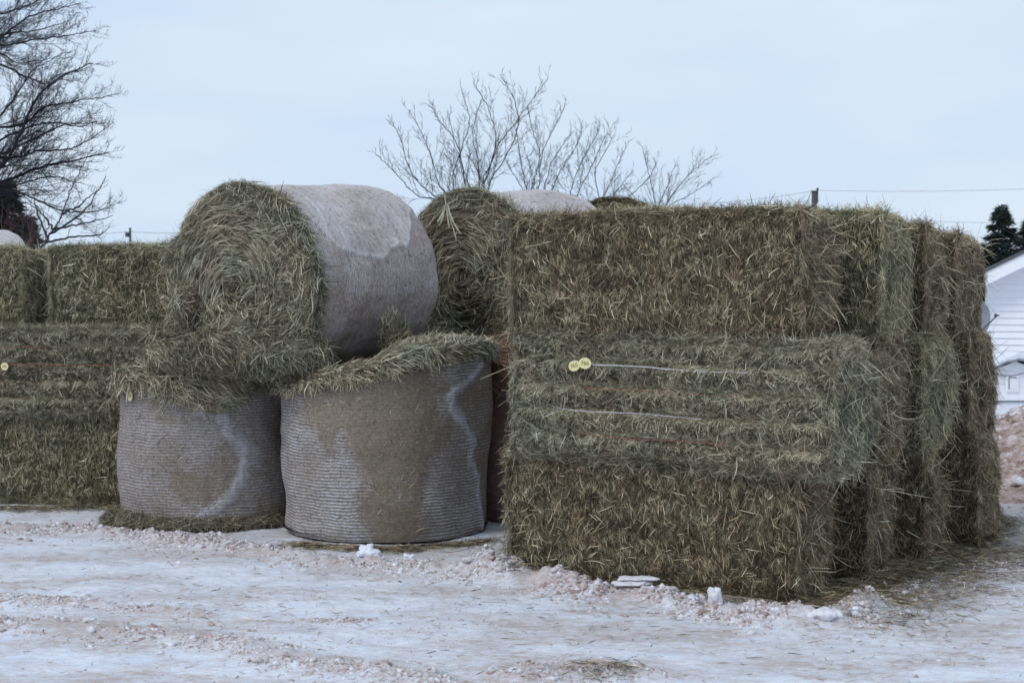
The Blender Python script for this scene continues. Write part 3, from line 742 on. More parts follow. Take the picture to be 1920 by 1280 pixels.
pn = np.stack([X, Y, 0 * X], 1)
dirt = np.zeros_like(X)
for path, wd, ht in RIDGES: dirt = np.maximum(dirt, .62 * np.exp(-(segd(X, Y, path) / (wd * 1.1)) ** 2))
d2 = segd(X, Y, [(4.7, 10.5), (4.5, 12.4), (5.0, 14.5)])
dirt = np.maximum(dirt, .95 * np.exp(-(d2 / 1.25) ** 2))
hay_lit = sstep(.9, .0, segd(X, Y, pl([(1580, 1120), (1700, 1060), (1860, 985)])))
Vg = np.stack([X, Y, Zg], 1)
m, t, b = newmat('snowy_ground', .55, .3)
tc = N(t, 'ShaderNodeTexCoord'); 
def gn(scale, det, vscale, rough=.6, rot=0.0):
    mp = N(t, 'ShaderNodeMapping'); mp.inputs['Scale'].default_value = vscale; mp.inputs['Rotation'].default_value = (0, 0, rot)
    t.links.new(tc.outputs['Object'], mp.inputs[0]); n = N(t, 'ShaderNodeTexNoise'); n.inputs['Scale'].default_value = scale; n.inputs['Detail'].default_value = det; n.inputs['Roughness'].default_value = rough
    t.links.new(mp.outputs[0], n.inputs['Vector']); return n.outputs['Fac']
def mr_(v, a, b_, c=0, d=1):
    q = N(t, 'ShaderNodeMapRange'); t.links.new(v, q.inputs[0]); q.inputs[1].default_value = a; q.inputs[2].default_value = b_; q.inputs[3].default_value = c; q.inputs[4].default_value = d; return q.outputs[0]
n1 = gn(.9, 6, (1, 1.9, 1), .65, .12); n2 = gn(7, 6, (1, 2.2, 1), .7, .12); n3 = gn(60, 5, (1, 1.5, 1), .8)
at = N(t, 'ShaderNodeAttribute', attribute_name='dirt').outputs['Fac']; ah = N(t, 'ShaderNodeAttribute', attribute_name='litter').outputs['Fac']
patch = mr_(n1, .42, .60); mids = mr_(n2, .44, .60)
df = math_(t, 'ADD', math_(t, 'MULTIPLY', math_(t, 'MULTIPLY', patch, mr_(n3, .3, .6, .45, 1.1)), .62), math_(t, 'MULTIPLY', math_(t, 'MULTIPLY', mids, mr_(n3, .35, .6, .3, 1)), math_(t, 'ADD', math_(t, 'MULTIPLY', patch, .5), .35)))
df = math_(t, 'ADD', df, math_(t, 'MULTIPLY', at, mr_(n3, .35, .6, .5, 1.25)), clamp=True)
n4 = gn(24, 8, (1, 2.6, 1), .8, .1)
snow = ramp(t, [(.3, (.70, .76, .87)), (.7, (.86, .90, .98))]); t.links.new(gn(3, 5, (1, 2, 1)), snow.inputs[0])
soil = ramp(t, [(.3, (.17, .105, .08)), (.46, (.38, .28, .235)), (.66, (.60, .51, .475))]); t.links.new(n3, soil.inputs[0])
df = math_(t, 'MULTIPLY', df, mr_(n4, .34, .6, .35, 1.15), clamp=True)
col = mixc(t, math_(t, 'MULTIPLY', df, .95), snow.outputs[0], soil.outputs[0])
col = mixc(t, mr_(n4, .5, .62, 0, .6), col, (.52, .43, .40))
spk = mr_(gn(52, 5, (1, 1.8, 1), .95), .56, .65)
col = mixc(t, math_(t, 'MULTIPLY', spk, .7), col, (.16, .10, .075))
hayc = ramp(t, [(.35, (.05, .05, .03)), (.7, (.24, .20, .12))]); t.links.new(n3, hayc.inputs[0])
col = mixc(t, math_(t, 'MULTIPLY', ah, mr_(n2, .3, .6, .3, 1)), col, hayc.outputs[0])
t.links.new(col, b.inputs['Base Color'])
t.links.new(mr_(n2, .35, .65, .35, .75), b.inputs['Roughness'])
bp = N(t, 'ShaderNodeBump'); bp.inputs['Strength'].default_value = .6; bp.inputs['Distance'].default_value = .006
t.links.new(math_(t, 'ADD', math_(t, 'ADD', n3, n2), math_(t, 'MULTIPLY', n4, 1.5)), bp.inputs['Height']); t.links.new(bp.outputs[0], b.inputs['Normal'])
M['ground'] = m
gme = mesh_from('ground', Vg, grid_q(len(gx), len(gy)), [m], None, {'dirt': dirt, 'litter': hay_lit})
go = link('ground', gme); tag(go, kind='structure')

# snow clods: crumbs along the ploughed ridges
def ico():
    import bmesh
    bm = bmesh.new(); bmesh.ops.create_icosphere(bm, subdivisions=1, radius=1); V = np.array([v.co[:] for v in bm.verts]); T_ = np.array([[v.index for v in f.verts] for f in bm.faces]); bm.free(); return V, T_
IV, IT = ico()
def clods(name, pts, size, mat, seed, rnd=None, flat=.7, sub=None):
    rng = np.random.default_rng(seed); k = len(pts)
    s = size[:, None, None] * (IV[None] * (1 + .35 * rng.normal(size=(k, len(IV), 1))))
    s = s * np.stack([rng.uniform(.7, 1.4, k), rng.uniform(.7, 1.3, k), rng.uniform(flat * .7, flat * 1.3, k)], 1)[:, None, :]
    a = rng.random(k) * 2 * pi; ca, sa = np.cos(a)[:, None], np.sin(a)[:, None]
    x = s[:, :, 0] * ca - s[:, :, 1] * sa; y = s[:, :, 0] * sa + s[:, :, 1] * ca
    V = np.stack([x, y, s[:, :, 2]], 2) + pts[:, None, :]
    T_ = (IT[None] + (np.arange(k) * len(IV))[:, None, None]).reshape(-1, 3)
    rv = rng.random(k) if rnd is None else rnd
    return link(name, mesh_from(name, V.reshape(-1, 3), T_, [mat], None, {'rnd': np.repeat(rv, len(IV))}, smooth=True))
m, t, b = newmat('snow_crumb', .7, .2)
at = N(t, 'ShaderNodeAttribute', attribute_name='rnd'); r = ramp(t, [(0, (.34, .25, .21)), (.12, (.50, .41, .38)), (.4, (.66, .60, .60)), (.8, (.75, .74, .79)), (1, (.82, .84, .91))]); t.links.new(at.outputs['Fac'], r.inputs[0])
tc = N(t, 'ShaderNodeTexCoord'); n_ = N(t, 'ShaderNodeTexNoise'); n_.inputs['Scale'].default_value = 45; n_.inputs['Detail'].default_value = 4; t.links.new(tc.outputs['Object'], n_.inputs['Vector'])
t.links.new(mixc(t, 1.0, r.outputs[0], ramp(t, [(.35, (.72, .68, .66)), (.65, (1, 1, 1))]).outputs[0], 'MULTIPLY'), b.inputs['Base Color'])
t.links.new(n_.outputs['Fac'], [n for n in t.nodes if n.type == 'VALTORGB'][-1].inputs[0])
M['crumb'] = m
rng = np.random.default_rng(9)
pts = []; sz = []
for (path, wd, ht), cnt in zip(RIDGES, (22000, 22000, 7000, 3000, 9000, 9000, 300, 1400)):
    pa = np.array(path); sl_ = np.linalg.norm(np.diff(pa, axis=0), axis=1); i = rng.choice(len(sl_), cnt, p=sl_ / sl_.sum()); u = rng.random((cnt, 1))
    q = pa[i] * (1 - u) + pa[i + 1] * u; q = q + rng.normal(size=(cnt, 2)) * wd * np.where(rng.random((cnt, 1)) < .25, 1.7, .72)
    keep = fbm(np.stack([q[:, 0], q[:, 1], 0 * q[:, 0]], 1), 4.5, 3, 91) > -.12 + .25 * (rng.random(cnt) - .5); q = q[keep]; pts.append(q); sz.append(np.minimum(rng.gamma(1.1, .0036, len(q)) * (1 + ht * 6), .026) + .0015)
cnt = 5000; q = np.stack([rng.uniform(-5, 5, cnt), rng.uniform(6.3, 13.5, cnt)], 1); q[:, 1] = 6.3 + (q[:, 1] - 6.3)
msk = fbm(np.stack([q[:, 0], q[:, 1] * 1.5, 0 * q[:, 0]], 1), .8, 3, 90) > .0; pts.append(q[msk]); sz.append(rng.gamma(1.3, .0028, msk.sum()) + .0015)
q = np.concatenate(pts); sz = np.concatenate(sz)
zz = ground_h(q[:, 0], q[:, 1]) + sz * -.2
o = clods('snow_crumbs', np.stack([q[:, 0], q[:, 1], zz], 1), sz, M['crumb'], 10); tag(o, 'crumbled snow and frozen dirt strewn along the wheel ruts', 'snow crumbs', kind='stuff')

# single lumps of snow
def snow_lump(px, py, items, label, group=None, mat=None):
    x, y = G(px, py); z = float(ground_h(np.array([x]), np.array([y]))[0])
    hh = []; Vs = []; Qs = []; bb = 0
    for (dx, dy, dz, rx, ry, rz_, sd_) in items:
        nu, nv = 36, 20
        A, B = np.meshgrid(np.linspace(0, 2 * pi, nu, endpoint=False), np.linspace(.02, pi - .02, nv), indexing='ij'); A = A.ravel(); B = B.ravel()
        n = np.stack([np.cos(A) * np.sin(B), np.sin(A) * np.sin(B), np.cos(B)], 1)
        p = n * [rx, ry, rz_]; p = p * (1 + .75 * fbm(p, 24, 4, sd_)[:, None] + .35 * fbm(p, 9, 2, sd_ + 3)[:, None]) + [dx, dy, dz]
        Vs.append(p); Qs.append(grid_q(nu, nv, bb, True)[:, ::-1]); bb += len(p)
    o = link('snow_lump', mesh_from('snow_lump', np.concatenate(Vs), np.concatenate(Qs), [mat or M['snow']])); o.location = (x, y, z)
    return tag(o, label, 'snow lump', group)
M['snow'] = plain('clean_snow', (.76, .78, .85), .6, .3, .08, 30, .5)
M['snow_dirty'] = plain('dirty_snow', (.70, .68, .72), .7, .2, .2, 25, .6)
snow_lump(690, 1040, [(0, 0, .03, .07, .06, .05, 1), (-.05, .01, .02, .05, .04, .03, 2), (.06, 0, .02, .04, .05, .035, 3), (.01, .01, .065, .035, .03, .03, 4)], 'knobbly clump of clean snow in front of the stained round bale')
snow_lump(1340, 1135, [(0, 0, .05, .045, .035, .055, 5)], 'upright white snow lump against the bottom of the front square bale', mat=M['snow_dirty'])
snow_lump(768, 1052, [(0, 0, .03, .05, .04, .035, 6)], 'rounded snow lump on the ridge below the stained round bale')
snow_lump(1185, 1110, [(0, 0, .035, .11, .07, .016, 7), (.03, .03, .062, .12, .06, .014, 8)], 'broken slab of dirty snow lying on the ridge before the front square bale', mat=M['snow_dirty'])
snow_lump(1545, 1165, [(0, 0, .02, .07, .05, .03, 9), (.08, .01, .01, .04, .04, .025, 19), (-.07, .0, .015, .04, .03, .02, 29)], 'wide low lump of packed snow below the near corner of the square stack', mat=M['snow_dirty'])

# hay litter on the ground
def litter(name, regs, mat, seed, label):
    rng = np.random.default_rng(seed); hh = Hay()
    for path, wd, cnt, ln, hgt in regs:
        pa = np.array(path); sl_ = np.linalg.norm(np.diff(pa, axis=0), axis=1); i = rng.choice(len(sl_), cnt, p=sl_ / sl_.sum()); u = rng.random((cnt, 1))
        q = pa[i] * (1 - u) + pa[i + 1] * u + rng.normal(size=(cnt, 2)) * wd
        hmax = hgt * np.exp(-(segd(q[:, 0], q[:, 1], path) / (wd * 1.2)) ** 2)
        z = ground_h(q[:, 0], q[:, 1]) + .004 + hmax * rng.random(cnt)
        p = np.stack([q[:, 0], q[:, 1], z], 1); nn = np.tile([[0, 0, 1.]], (cnt, 1))
        hh.add(*strands(rng, p, nn, rng.normal(size=(cnt, 3)), .2, rng.gamma(4, .016, cnt) * ln + .02, rng.uniform(.002, .0045, cnt), .2, off=(0, .01), bend=.6, seg=3), mi=0)
    o = hh.build(name, [mat]); return tag(o, label, 'loose hay', kind='stuff')
edge = pl([(1560, 1130), (1640, 1085), (1740, 1035), (1870, 975)])
litter('hay_litter', [(edge, .13, 9000, 1.2, .06), (pl([(1600, 1150), (1720, 1090), (1900, 1020)]), .28, 5200, 1., .0), (pl([(940, 1080), (1250, 1108), (1560, 1140)]), .05, 1500, 1., .02),
    (pl([(-40, 950), (230, 948)]), .10, 1800, 1., .02), (pl([(540, 1018), (730, 1030), (920, 1012)]), .07, 3000, 1., .02), (pl([(930, 1010), (930, 1060)]), .15, 160, 2., .02)], M['brown'], 21, 'hay litter strewn on the snow around the foot of the bales')
litter('hay_scraps', [(pl([(0, 1100), (900, 1150), (1900, 1200)]), .9, 1500, .6, 0), (pl([(1080, 1258), (1180, 1258)]), .07, 260, .8, .05)], M['brown'], 22, 'scattered brown stalks on the trodden snow of the yard')
# matted hay skirt under the left round bale
hh = Hay(); rng = np.random.default_rng(23)
phs = np.linspace(-1.75, 1.2, 160); phc_l = math.atan2(-12.42, 2.60)
A, T_ = np.meshgrid(phs, np.linspace(0, 1, 14), indexing='ij'); A = A.ravel(); T_ = T_.ravel()
wv = .07 + .09 * np.exp(-((A + 1.2) / .5) ** 2) + .03 * fbm(np.stack([A, 0 * A, 0 * A], 1), 3, 3, 5)
rr_ = .70 + (wv + .06) * T_; zz_ = .10 * (1 - T_ ** 1.6) * (.8 + .4 * fbm(np.stack([A * 3, T_, 0 * A], 1), 1, 3, 6)) + .004
sk = np.stack([-2.60 + np.cos(A + phc_l) * rr_, 12.42 + np.sin(A + phc_l) * rr_, zz_], 1)
Qk = grid_q(160, 14); nk, _ = face_nc(sk, Qk)
if nk[:, 2].mean() < 0: Qk = Qk[:, ::-1]
hh.add(sk, Qk, mi=0); q, nn, _ = sample(rng, sk, Qk, np.ones(len(Qk)), 9000)
hh.add(*strands(rng, q, nn, rng.normal(size=(9000, 3)) + [[.5, 0, 0]], .3, rng.gamma(4, .022, 9000) + .02, rng.uniform(.002, .0045, 9000), .5, off=(0, .03), bend=.8, seg=3, rnd=rng.random(9000) * .8))
o = hh.build('loose_hay', [M['core'], M['grey']]); tag(o, 'matted dark hay squashed out under the foot of the left round bale', 'loose hay', kind='stuff')

# dirty heap on the right
nu, nv = 260, 200
A, B = np.meshgrid(np.linspace(-3.8, 3.8, nu), np.linspace(-3.6, 3.6, nv), indexing='ij'); A = A.ravel(); B = B.ravel()
rr_ = np.hypot(A / 2.9, B / 3.0); p = np.stack([A, B, 0 * A], 1)
hz_ = 1.12 * np.clip(1 - rr_ ** 1.5, -.1, 1) * (1 + .25 * fbm(p, 1.2, 3, 81)) + (.09 * np.abs(fbm(p, 5, 4, 82)) + .04 * fbm(p, 14, 3, 83)) * sstep(1.1, .8, rr_)
hp = np.stack([A, B, hz_ - .03], 1)
hpw = (6.9, 15.2)
m, t, b = newmat('heap_dirt', .8, .15)
tc = N(t, 'ShaderNodeTexCoord')
def nn_(s, d=5, r=.7):
    n = N(t, 'ShaderNodeTexNoise'); n.inputs['Scale'].default_value = s; n.inputs['Detail'].default_value = d; n.inputs['Roughness'].default_value = r; t.links.new(tc.outputs['Object'], n.inputs['Vector']); return n.outputs['Fac']
rr2 = ramp(t, [(.36, (.17, .11, .09)), (.48, (.38, .28, .25)), (.58, (.48, .40, .38)), (.68, (.72, .73, .80))]); t.links.new(nn_(7, 8, .75), rr2.inputs[0]); t.links.new(rr2.outputs[0], b.inputs['Base Color'])
bp = N(t, 'ShaderNodeBump'); bp.inputs['Strength'].default_value = .6; bp.inputs['Distance'].default_value = .03; t.links.new(nn_(16), bp.inputs['Height']); t.links.new(bp.outputs[0], b.inputs['Normal'])
heap = link('snow_heap', mesh_from('snow_heap', hp, grid_q(nu, nv), [m])); heap.location = (hpw[0], hpw[1], 0)
tag(heap, 'heap of dirty ploughed snow and earth at the right edge behind the stack', 'snow heap')
rng = np.random.default_rng(84); k = 3500; ii = rng.integers(0, len(hp), k); ok = hp[ii, 2] > -.02; ii = ii[ok]
o = clods('heap_crumbs', hp[ii] + [hpw[0], hpw[1], 0], rng.gamma(1.8, .014, len(ii)) + .005, M['crumb'], 85); tag(o, 'lumps of snow and earth covering the dirty heap', 'snow crumbs', kind='stuff')

# ------------------------------------------------------------ house, dish, shed
M['siding'] = plain('white_siding', (.84, .85, .90), .55, .3, .03, 3)
M['trim'] = plain('white_trim', (.88, .89, .92), .5, .35, .03, 5)
M['roof'] = plain('roof_dark', (.10, .11, .13), .8, .2, .2, 20)
M['grey_metal'] = plain('grey_metal', (.25, .28, .32), .45, .4, .05, 10)
M['dark'] = plain('dark_plastic', (.05, .055, .065), .5, .3, .1, 10)
HY = 30.0; k_ = HY / F
house = empty('white_house', ((1838 - 960) * k_, HY, 0), R_(-18)); hx0 = 0.0; slope = .50; zeave = P(1838, 513, HY)[2]; HY = 0.0
wall_x0 = hx0 + .12; apex_x = hx0 + 5.0; W2 = 10.0
# gable wall clad in lap siding: each course a real wedge
Vs = []; Qs = []; cs = .14; z = 0.0; b0 = 0
ztop_at = lambda x: zeave - .16 + slope * min(x - hx0, W2 - (x - hx0))
while z < zeave + slope * 5:
    z1 = z + cs
    xl = wall_x0 if z1 < zeave - .12 else hx0 + (z1 - zeave + .16) / slope
    xr = 2 * apex_x - xl
    if xr - xl < .2: break
    y0 = HY + .12
    Vs += [(xl, y0 - .034, z), (xr, y0 - .034, z), (xr, y0 - .004, z1), (xl, y0 - .004, z1), (xl, y0, z), (xr, y0, z)]
    Qs += [[b0, b0 + 1, b0 + 2, b0 + 3], [b0 + 4, b0 + 5, b0 + 1, b0]]; b0 += 6; z = z1
link('siding', mesh_from('siding', np.array(Vs), np.array(Qs), [M['siding']], smooth=False), house)
prism('wall', [(wall_x0, 0), (2 * apex_x - wall_x0, 0), (2 * apex_x - wall_x0, zeave - .08), (apex_x, zeave + slope * 5 - .2), (wall_x0, zeave - .08)], HY + .125, HY + 9, M['siding'], house)
def slab(x0, z0, x1, z1, th): return [(x0, z0), (x1, z1), (x1, z1 - th), (x0, z0 - th)]
prism('rake_trim', slab(hx0 - .25, zeave - .125, apex_x, zeave + slope * 5, .30), HY - .40, HY - .37, M['trim'], house)
prism('rake_trim', slab(2 * apex_x - hx0 + .25, zeave - .125, apex_x, zeave + slope * 5, .30)[::-1], HY - .40, HY - .37, M['trim'], house)
prism('roof', slab(hx0 - .3, zeave - .10, apex_x, zeave + slope * 5 + .05, .08), HY - .43, HY + 9.4, M['roof'], house)
prism('roof', slab(2 * apex_x - hx0 + .3, zeave - .10, apex_x, zeave + slope * 5 + .05, .08)[::-1], HY - .43, HY + 9.4, M['roof'], house)
prism('soffit', slab(hx0 - .25, zeave - .30, apex_x, zeave + slope * 5 - .18, .02), HY - .37, HY + .10, M['trim'], house)
tag(house, 'white house with lap siding and a low gable roof at the right edge', 'house')
# satellite dish
dc = P(1836, 596, 27.0); dish = empty('satellite_dish', (dc[0], dc[1], 0))
nu, nv = 40, 12; A, B = np.meshgrid(np.linspace(0, 2 * pi, nu, endpoint=False), np.linspace(0.001, 1, nv), indexing='ij'); A = A.ravel(); B = B.ravel()
dv = np.stack([B * np.cos(A) * .21, -.06 * (B ** 2) + .06 , B * np.sin(A) * .33], 1)
rim_ = link('reflector', mesh_from('reflector', dv, grid_q(nu, nv, wrap=True), [M['grey_metal']]), dish); rim_.location = (0, 0, dc[2]); md = rim_.modifiers.new('s', 'SOLIDIFY'); md.thickness = .012
tubes('mast', [(np.array([[0, .12, 0], [0, .12, dc[2] - .1], [0, .07, dc[2]]]), [.025, .025, .025])], M['dark'], dish, 8)
tubes('feed_arm', [(np.array([[.0, -.0, dc[2] - .28], [.10, -.2, dc[2] - .12], [.235, -.30, dc[2] + .045]]), [.012, .012, .012]), (np.array([[.19, -.30, dc[2] + .045], [.285, -.30, dc[2] + .05]]), [.034, .004])], M['dark'], dish, 8)
tag(dish, 'grey satellite dish poking out between the hay stack and the white house', 'satellite dish')
# little shed
SY = 22.0; s_ = SY / F; X0 = lambda px: (px - 960) * s_; Z0 = lambda py: CAMH - (py - 590) * s_
shed = empty('small_shed', (0, 0, 0)); xa = X0(1905); x0 = X0(1846); x1 = 2 * xa - x0; zb = Z0(747)
prism('wall', [(x0, 0), (x1, 0), (x1, Z0(700)), (xa, Z0(677)), (x0, Z0(700))], SY, SY + 1.1, M['siding'], shed, .005)
boxes('sill_band', [(((x0 + x1) / 2, SY - .02, zb), (x1 - x0 + .06, .04, .06))], M['trim'], shed, .005)
boxes('sill_band', [(((x0 + x1) / 2, SY - .012, zb - .045), (x1 - x0 + .04, .02, .02))], M['grey_metal'], shed)
def wavy(px, py, n=18): return [(X0(np.interp(i / n, [0, .5, 1], [px[0], px[1], px[2]])), Z0(np.interp(i / n, [0, .5, 1], [py[0], py[1], py[2]])) + .012 * sin(i * 1.3)) for i in range(n + 1)]
lo = wavy((1838, 1905, 1972), (694, 671, 694)); hi = [(x, z + .085 + .02 * sin(i * .9)) for i, (x, z) in enumerate(lo)]
prism('roof', [(x, z - .025) for x, z in wavy((1836, 1905, 1974), (694, 671, 694))] + [(x, z - .002) for x, z in lo[::-1]], SY - .12, SY + 1.2, M['grey_metal'], shed)
prism('roof_snow', lo + hi[::-1], SY - .13, SY + 1.22, M['snow'], shed, .02)
wc = (X0(1898), SY, Z0(718))
fr = boxes('window', [((wc[0], SY - .012, wc[2]), (.19, .03, .27))], M['trim'], shed, .008)
boxes('pane', [((wc[0] + .005, SY - .030, wc[2] - .01), (.10, .008, .17))], M['siding'], fr)
boxes('frame', [((wc[0], SY - .032, wc[2] + .085), (.12, .012, .02)), ((wc[0] - .055, SY - .032, wc[2]), (.014, .012, .18))], M['grey_metal'], fr)
xm = np.linspace(X0(1850), X0(1925), 20); tt = np.linspace(0, 1, 20)
tubes('cable', [(np.stack([xm, np.full(20, SY - .03), Z0(698) - .05 * np.sin(tt * pi) + .0 * tt], 1), np.full(20, .006))], M['dark'], shed, 5)
tag(shed, 'small white shed with snow on its gabled roof and a tiny window', 'shed')

# ------------------------------------------------------------ bare trees
M['bark'] = plain('dark_bark', (.04, .038, .05), .9, .1, .3, 8)
M['bark_grey'] = plain('grey_bark', (.022, .022, .03), .9, .1, .3, 8)
M['twig_red'] = plain('reddish_twigs', (.105, .065, .062), .9, .1, .3, 8)
def smooth_path(pts, n):
    pts = np.asarray(pts, float); t = np.linspace(0, len(pts) - 1, n); o = np.zeros((n, 3))
    for i in range(3): o[:, i] = np.interp(t, np.arange(len(pts)), pts[:, i])
    for _ in range(3): o[1:-1] = (o[:-2] + 2 * o[1:-1] + o[2:]) / 4
    return o
def branchlets(rng, path, rad, depth, out, up, dens, lf, maxd, ang=(.5, 1.0), t0=.15, flat=.7):
    L = np.linalg.norm(np.diff(path, axis=0), axis=1).sum()
    k = max(2, int(L * dens)); n = len(path)
    for i in range(k):
        t = t0 + (1 - t0) * (i + rng.random()) / k; j = min(int(t * (n - 1)), n - 2); f = t * (n - 1) - j
        p = path[j] * (1 - f) + path[j + 1] * f; d = path[j + 1] - path[j]; d = d / (np.linalg.norm(d) + 1e-9)
        a = rng.uniform(*ang); s = nrm(np.cross(d, rng.normal(size=3) * [1, flat, 1])[None])[0]
        nd = d * cos(a) + s * sin(a); nd[2] += up * .35; nd /= np.linalg.norm(nd)
        l = L * lf * (1.08 - .9 * t) * rng.uniform(.55, 1.25); l = max(l, .08)
        m_ = 6 if l > .4 else 4; q = [p]; dd = nd.copy()
        for _ in range(m_):
            dd = dd + rng.normal(size=3) * .055 + [0, 0, up * .04]; dd /= np.linalg.norm(dd); q.append(q[-1] + dd * l / m_)
        q = np.array(q); r0 = rad[j] * rng.uniform(.28, .44); r0 = max(r0, .0022); rr = np.linspace(r0, max(.0013, r0 * .3), len(q))
        out[depth].append((q, rr))
        if depth + 1 < maxd: branchlets(rng, q, rr, depth + 1, out, up, dens * 1.7, lf * 1.0, maxd, ang, .12, flat)
def bare_tree(seed, base, limbs, Y, label, mat, cat='bare tree', depthn=3, dens=4.5, lf=.42, up=.6, trunk_r=.16, r0=.045, dy=.5, trunk_top=None, name='bare_tree', tw=None, ang=(.45, .95)):
    rng = np.random.default_rng(seed); root = empty(name, tuple(base))
    base = np.array(base, float)
    out = [[] for _ in range(depthn)]; mains = []
    top = np.array(trunk_top, float) if trunk_top is not None else base + [0, 0, .8]
    tr = smooth_path([base, base * .5 + top * .5 + [.05, 0, 0], top], 10)
    for lb in limbs:
        px, r_ = lb[0], lb[1] if len(lb) > 1 else r0
        n = len(px); dyy = rng.uniform(-dy, dy)
        pts = [P(x, y, Y + dyy * i / max(1, n - 1)) for i, (x, y) in enumerate(px)]
        if len(lb) > 2 and lb[2]: pts = [top - [0, 0, rng.uniform(0, .4)]] + pts
        q = smooth_path(pts, 6 * len(pts)); q = q + .007 * rng.normal(size=q.shape); rr = np.linspace(r_, max(.004, r_ * .16), len(q))
        mains.append((q, rr)); branchlets(rng, q, rr, 0, out, up, dens, lf, depthn, ang, .12)
    loc = np.array([base])
    trl = [(tr - loc, np.linspace(trunk_r, trunk_r * .6, 10))]
    tubes('trunk', trl, mat, root, 10)
    tubes('limbs', [(q - loc, r) for q, r in mains], mat, root, 6)
    tubes('crown', [(q - loc, r) for lv in out for q, r in lv], tw or mat, root, 3)
    return tag(root, label, cat)
TY = 22.0
def zz2(pts): return [(650 + x / 2.743, 100 + y / 2.743) for x, y in pts]
A1 = [zz2([(640, 760), (625, 660), (565, 500), (520, 300)]), zz2([(690, 760), (700, 650), (790, 450), (860, 370), (940, 260), (1040, 120)]), zz2([(720, 760), (740, 650), (850, 480), (890, 350), (850, 200), (790, 140)]),
      zz2([(560, 760), (470, 680), (440, 540), (390, 420), (320, 290)]), zz2([(500, 760), (400, 700), (320, 600), (270, 420), (230, 350)]), zz2([(480, 760), (350, 730), (230, 590), (150, 520)]), zz2([(680, 760), (680, 560), (640, 420), (690, 240)]),
      zz2([(620, 760), (600, 600), (560, 440), (460, 330), (440, 280)]), zz2([(690, 740), (780, 430), (730, 280), (650, 150)]), zz2([(560, 740), (540, 620), (640, 350), (590, 200)])]
tb = P(905, 590, TY); tb[2] = 0
bare_tree(301, tuple(tb), [(l, 0.0105, True) for l in A1], TY, 'bare many-stemmed tree with fanned twigs behind the two lying round bales', M['bark_grey'], dens=6.5, lf=.36, up=.45, trunk_r=.12, trunk_top=P(905, 440, TY), depthn=3, ang=(.4, .85))
A2 = [zz2([(960, 760), (965, 660), (1000, 520), (950, 380), (930, 280)]), zz2([(985, 760), (1000, 520), (1070, 380), (1125, 260)]), zz2([(925, 760), (920, 665), (885, 500), (870, 390)]), zz2([(1000, 760), (1050, 560), (1160, 400)]), zz2([(940, 760), (870, 640), (820, 560)]), zz2([(1040, 760), (1080, 640), (1180, 480), (1220, 380)])]
tb = P(985, 590, TY + 1.5); tb[2] = 0
bare_tree(302, tuple(tb), [(l, 0.0095, True) for l in A2], TY + 1.5, 'slim bare tree with forked stems above the netted back of the half hidden round bale', M['bark_grey'], dens=6.5, lf=.36, up=.45, trunk_r=.10, trunk_top=P(985, 440, TY + 1.5), ang=(.4, .85))
A3 = [zz2([(1150, 760), (1155, 700), (1200, 570), (1260, 470), (1305, 370)]), zz2([(1170, 760), (1250, 600), (1330, 430)]), zz2([(1310, 770), (1330, 720), (1400, 560), (1440, 470)]), zz2([(1300, 770), (1270, 600), (1370, 440), (1340, 410)]), zz2([(1390, 790), (1550, 650), (1600, 560)]), zz2([(1350, 780), (1390, 700), (1480, 600)])]
tb = P(1200, 590, TY + 3); tb[2] = 0
bare_tree(303, tuple(tb), [(l, 0.009, True) for l in A3], TY + 3, 'low bare tree behind the brown crest of the rearmost round bale', M['bark_grey'], dens=6.5, lf=.36, up=.45, trunk_r=.09, trunk_top=P(1200, 450, TY + 3), ang=(.4, .85))
A4 = [zz2([(1620, 800), (1740, 640), (1800, 590), (1880, 530)]), zz2([(1590, 800), (1580, 720), (1550, 600), (1520, 480)]), zz2([(1640, 790), (1780, 720), (1890, 640)]), zz2([(1600, 790), (1650, 680), (1690, 570)]), zz2([(1560, 790), (1480, 740), (1440, 690)])]
tb = P(1235, 590, TY + 4.5); tb[2] = 0
bare_tree(304, tuple(tb), [(l, 0.0085, True) for l in A4], TY + 4.5, 'rightmost low bare tree, twigs leaning right above the front square stack', M['bark_grey'], dens=6.5, lf=.36, up=.45, trunk_r=.08, trunk_top=P(1235, 470, TY + 4.5), ang=(.4, .85))

B = [[(-120, 430), (-40, 350), (15, 300), (42, 240), (62, 190), (110, 145), (175, 118)], [(-120, 400), (0, 345), (60, 318), (130, 302), (205, 285)], [(-60, 330), (0, 262), (45, 242), (95, 228), (150, 240), (185, 226)],
     [(-100, 150), (0, 72), (50, 32), (100, 18), (150, 8)], [(-100, 60), (0, 88), (60, 75), (120, 68), (180, 58)], [(-100, 90), (0, 118), (50, 145), (90, 160), (150, 128)], [(-100, 280), (0, 222), (40, 165), (60, 130), (120, 100)],
     [(-100, 380), (10, 350), (60, 370), (110, 395), (170, 400), (215, 385)], [(42, 240), (80, 200), (140, 190), (210, 180)], [(-100, 20), (0, 28), (60, 8), (110, -20)], [(15, 300), (70, 282), (140, 280), (200, 240)], [(-80, 300), (0, 292), (60, 262), (120, 232), (195, 232)],
     [(-80, 120), (10, 62), (60, 60), (130, 40)], [(-80, 60), (0, 96), (30, 120), (90, 112)], [(-80, 400), (0, 360), (50, 340), (100, 330), (160, 345)]]
tb = P(-260, 590, 21); tb[2] = 0
bare_tree(311, tuple(tb), [(l, .04 if i < 2 else .024, True) for i, l in enumerate(B)], 21, 'tall bare tree reaching in from the upper left with dense dark twigs', M['bark'], dens=9.5, lf=.28, up=.35, trunk_r=.28, trunk_top=P(-260, 200, 21), dy=1.2, ang=(.4, .95))
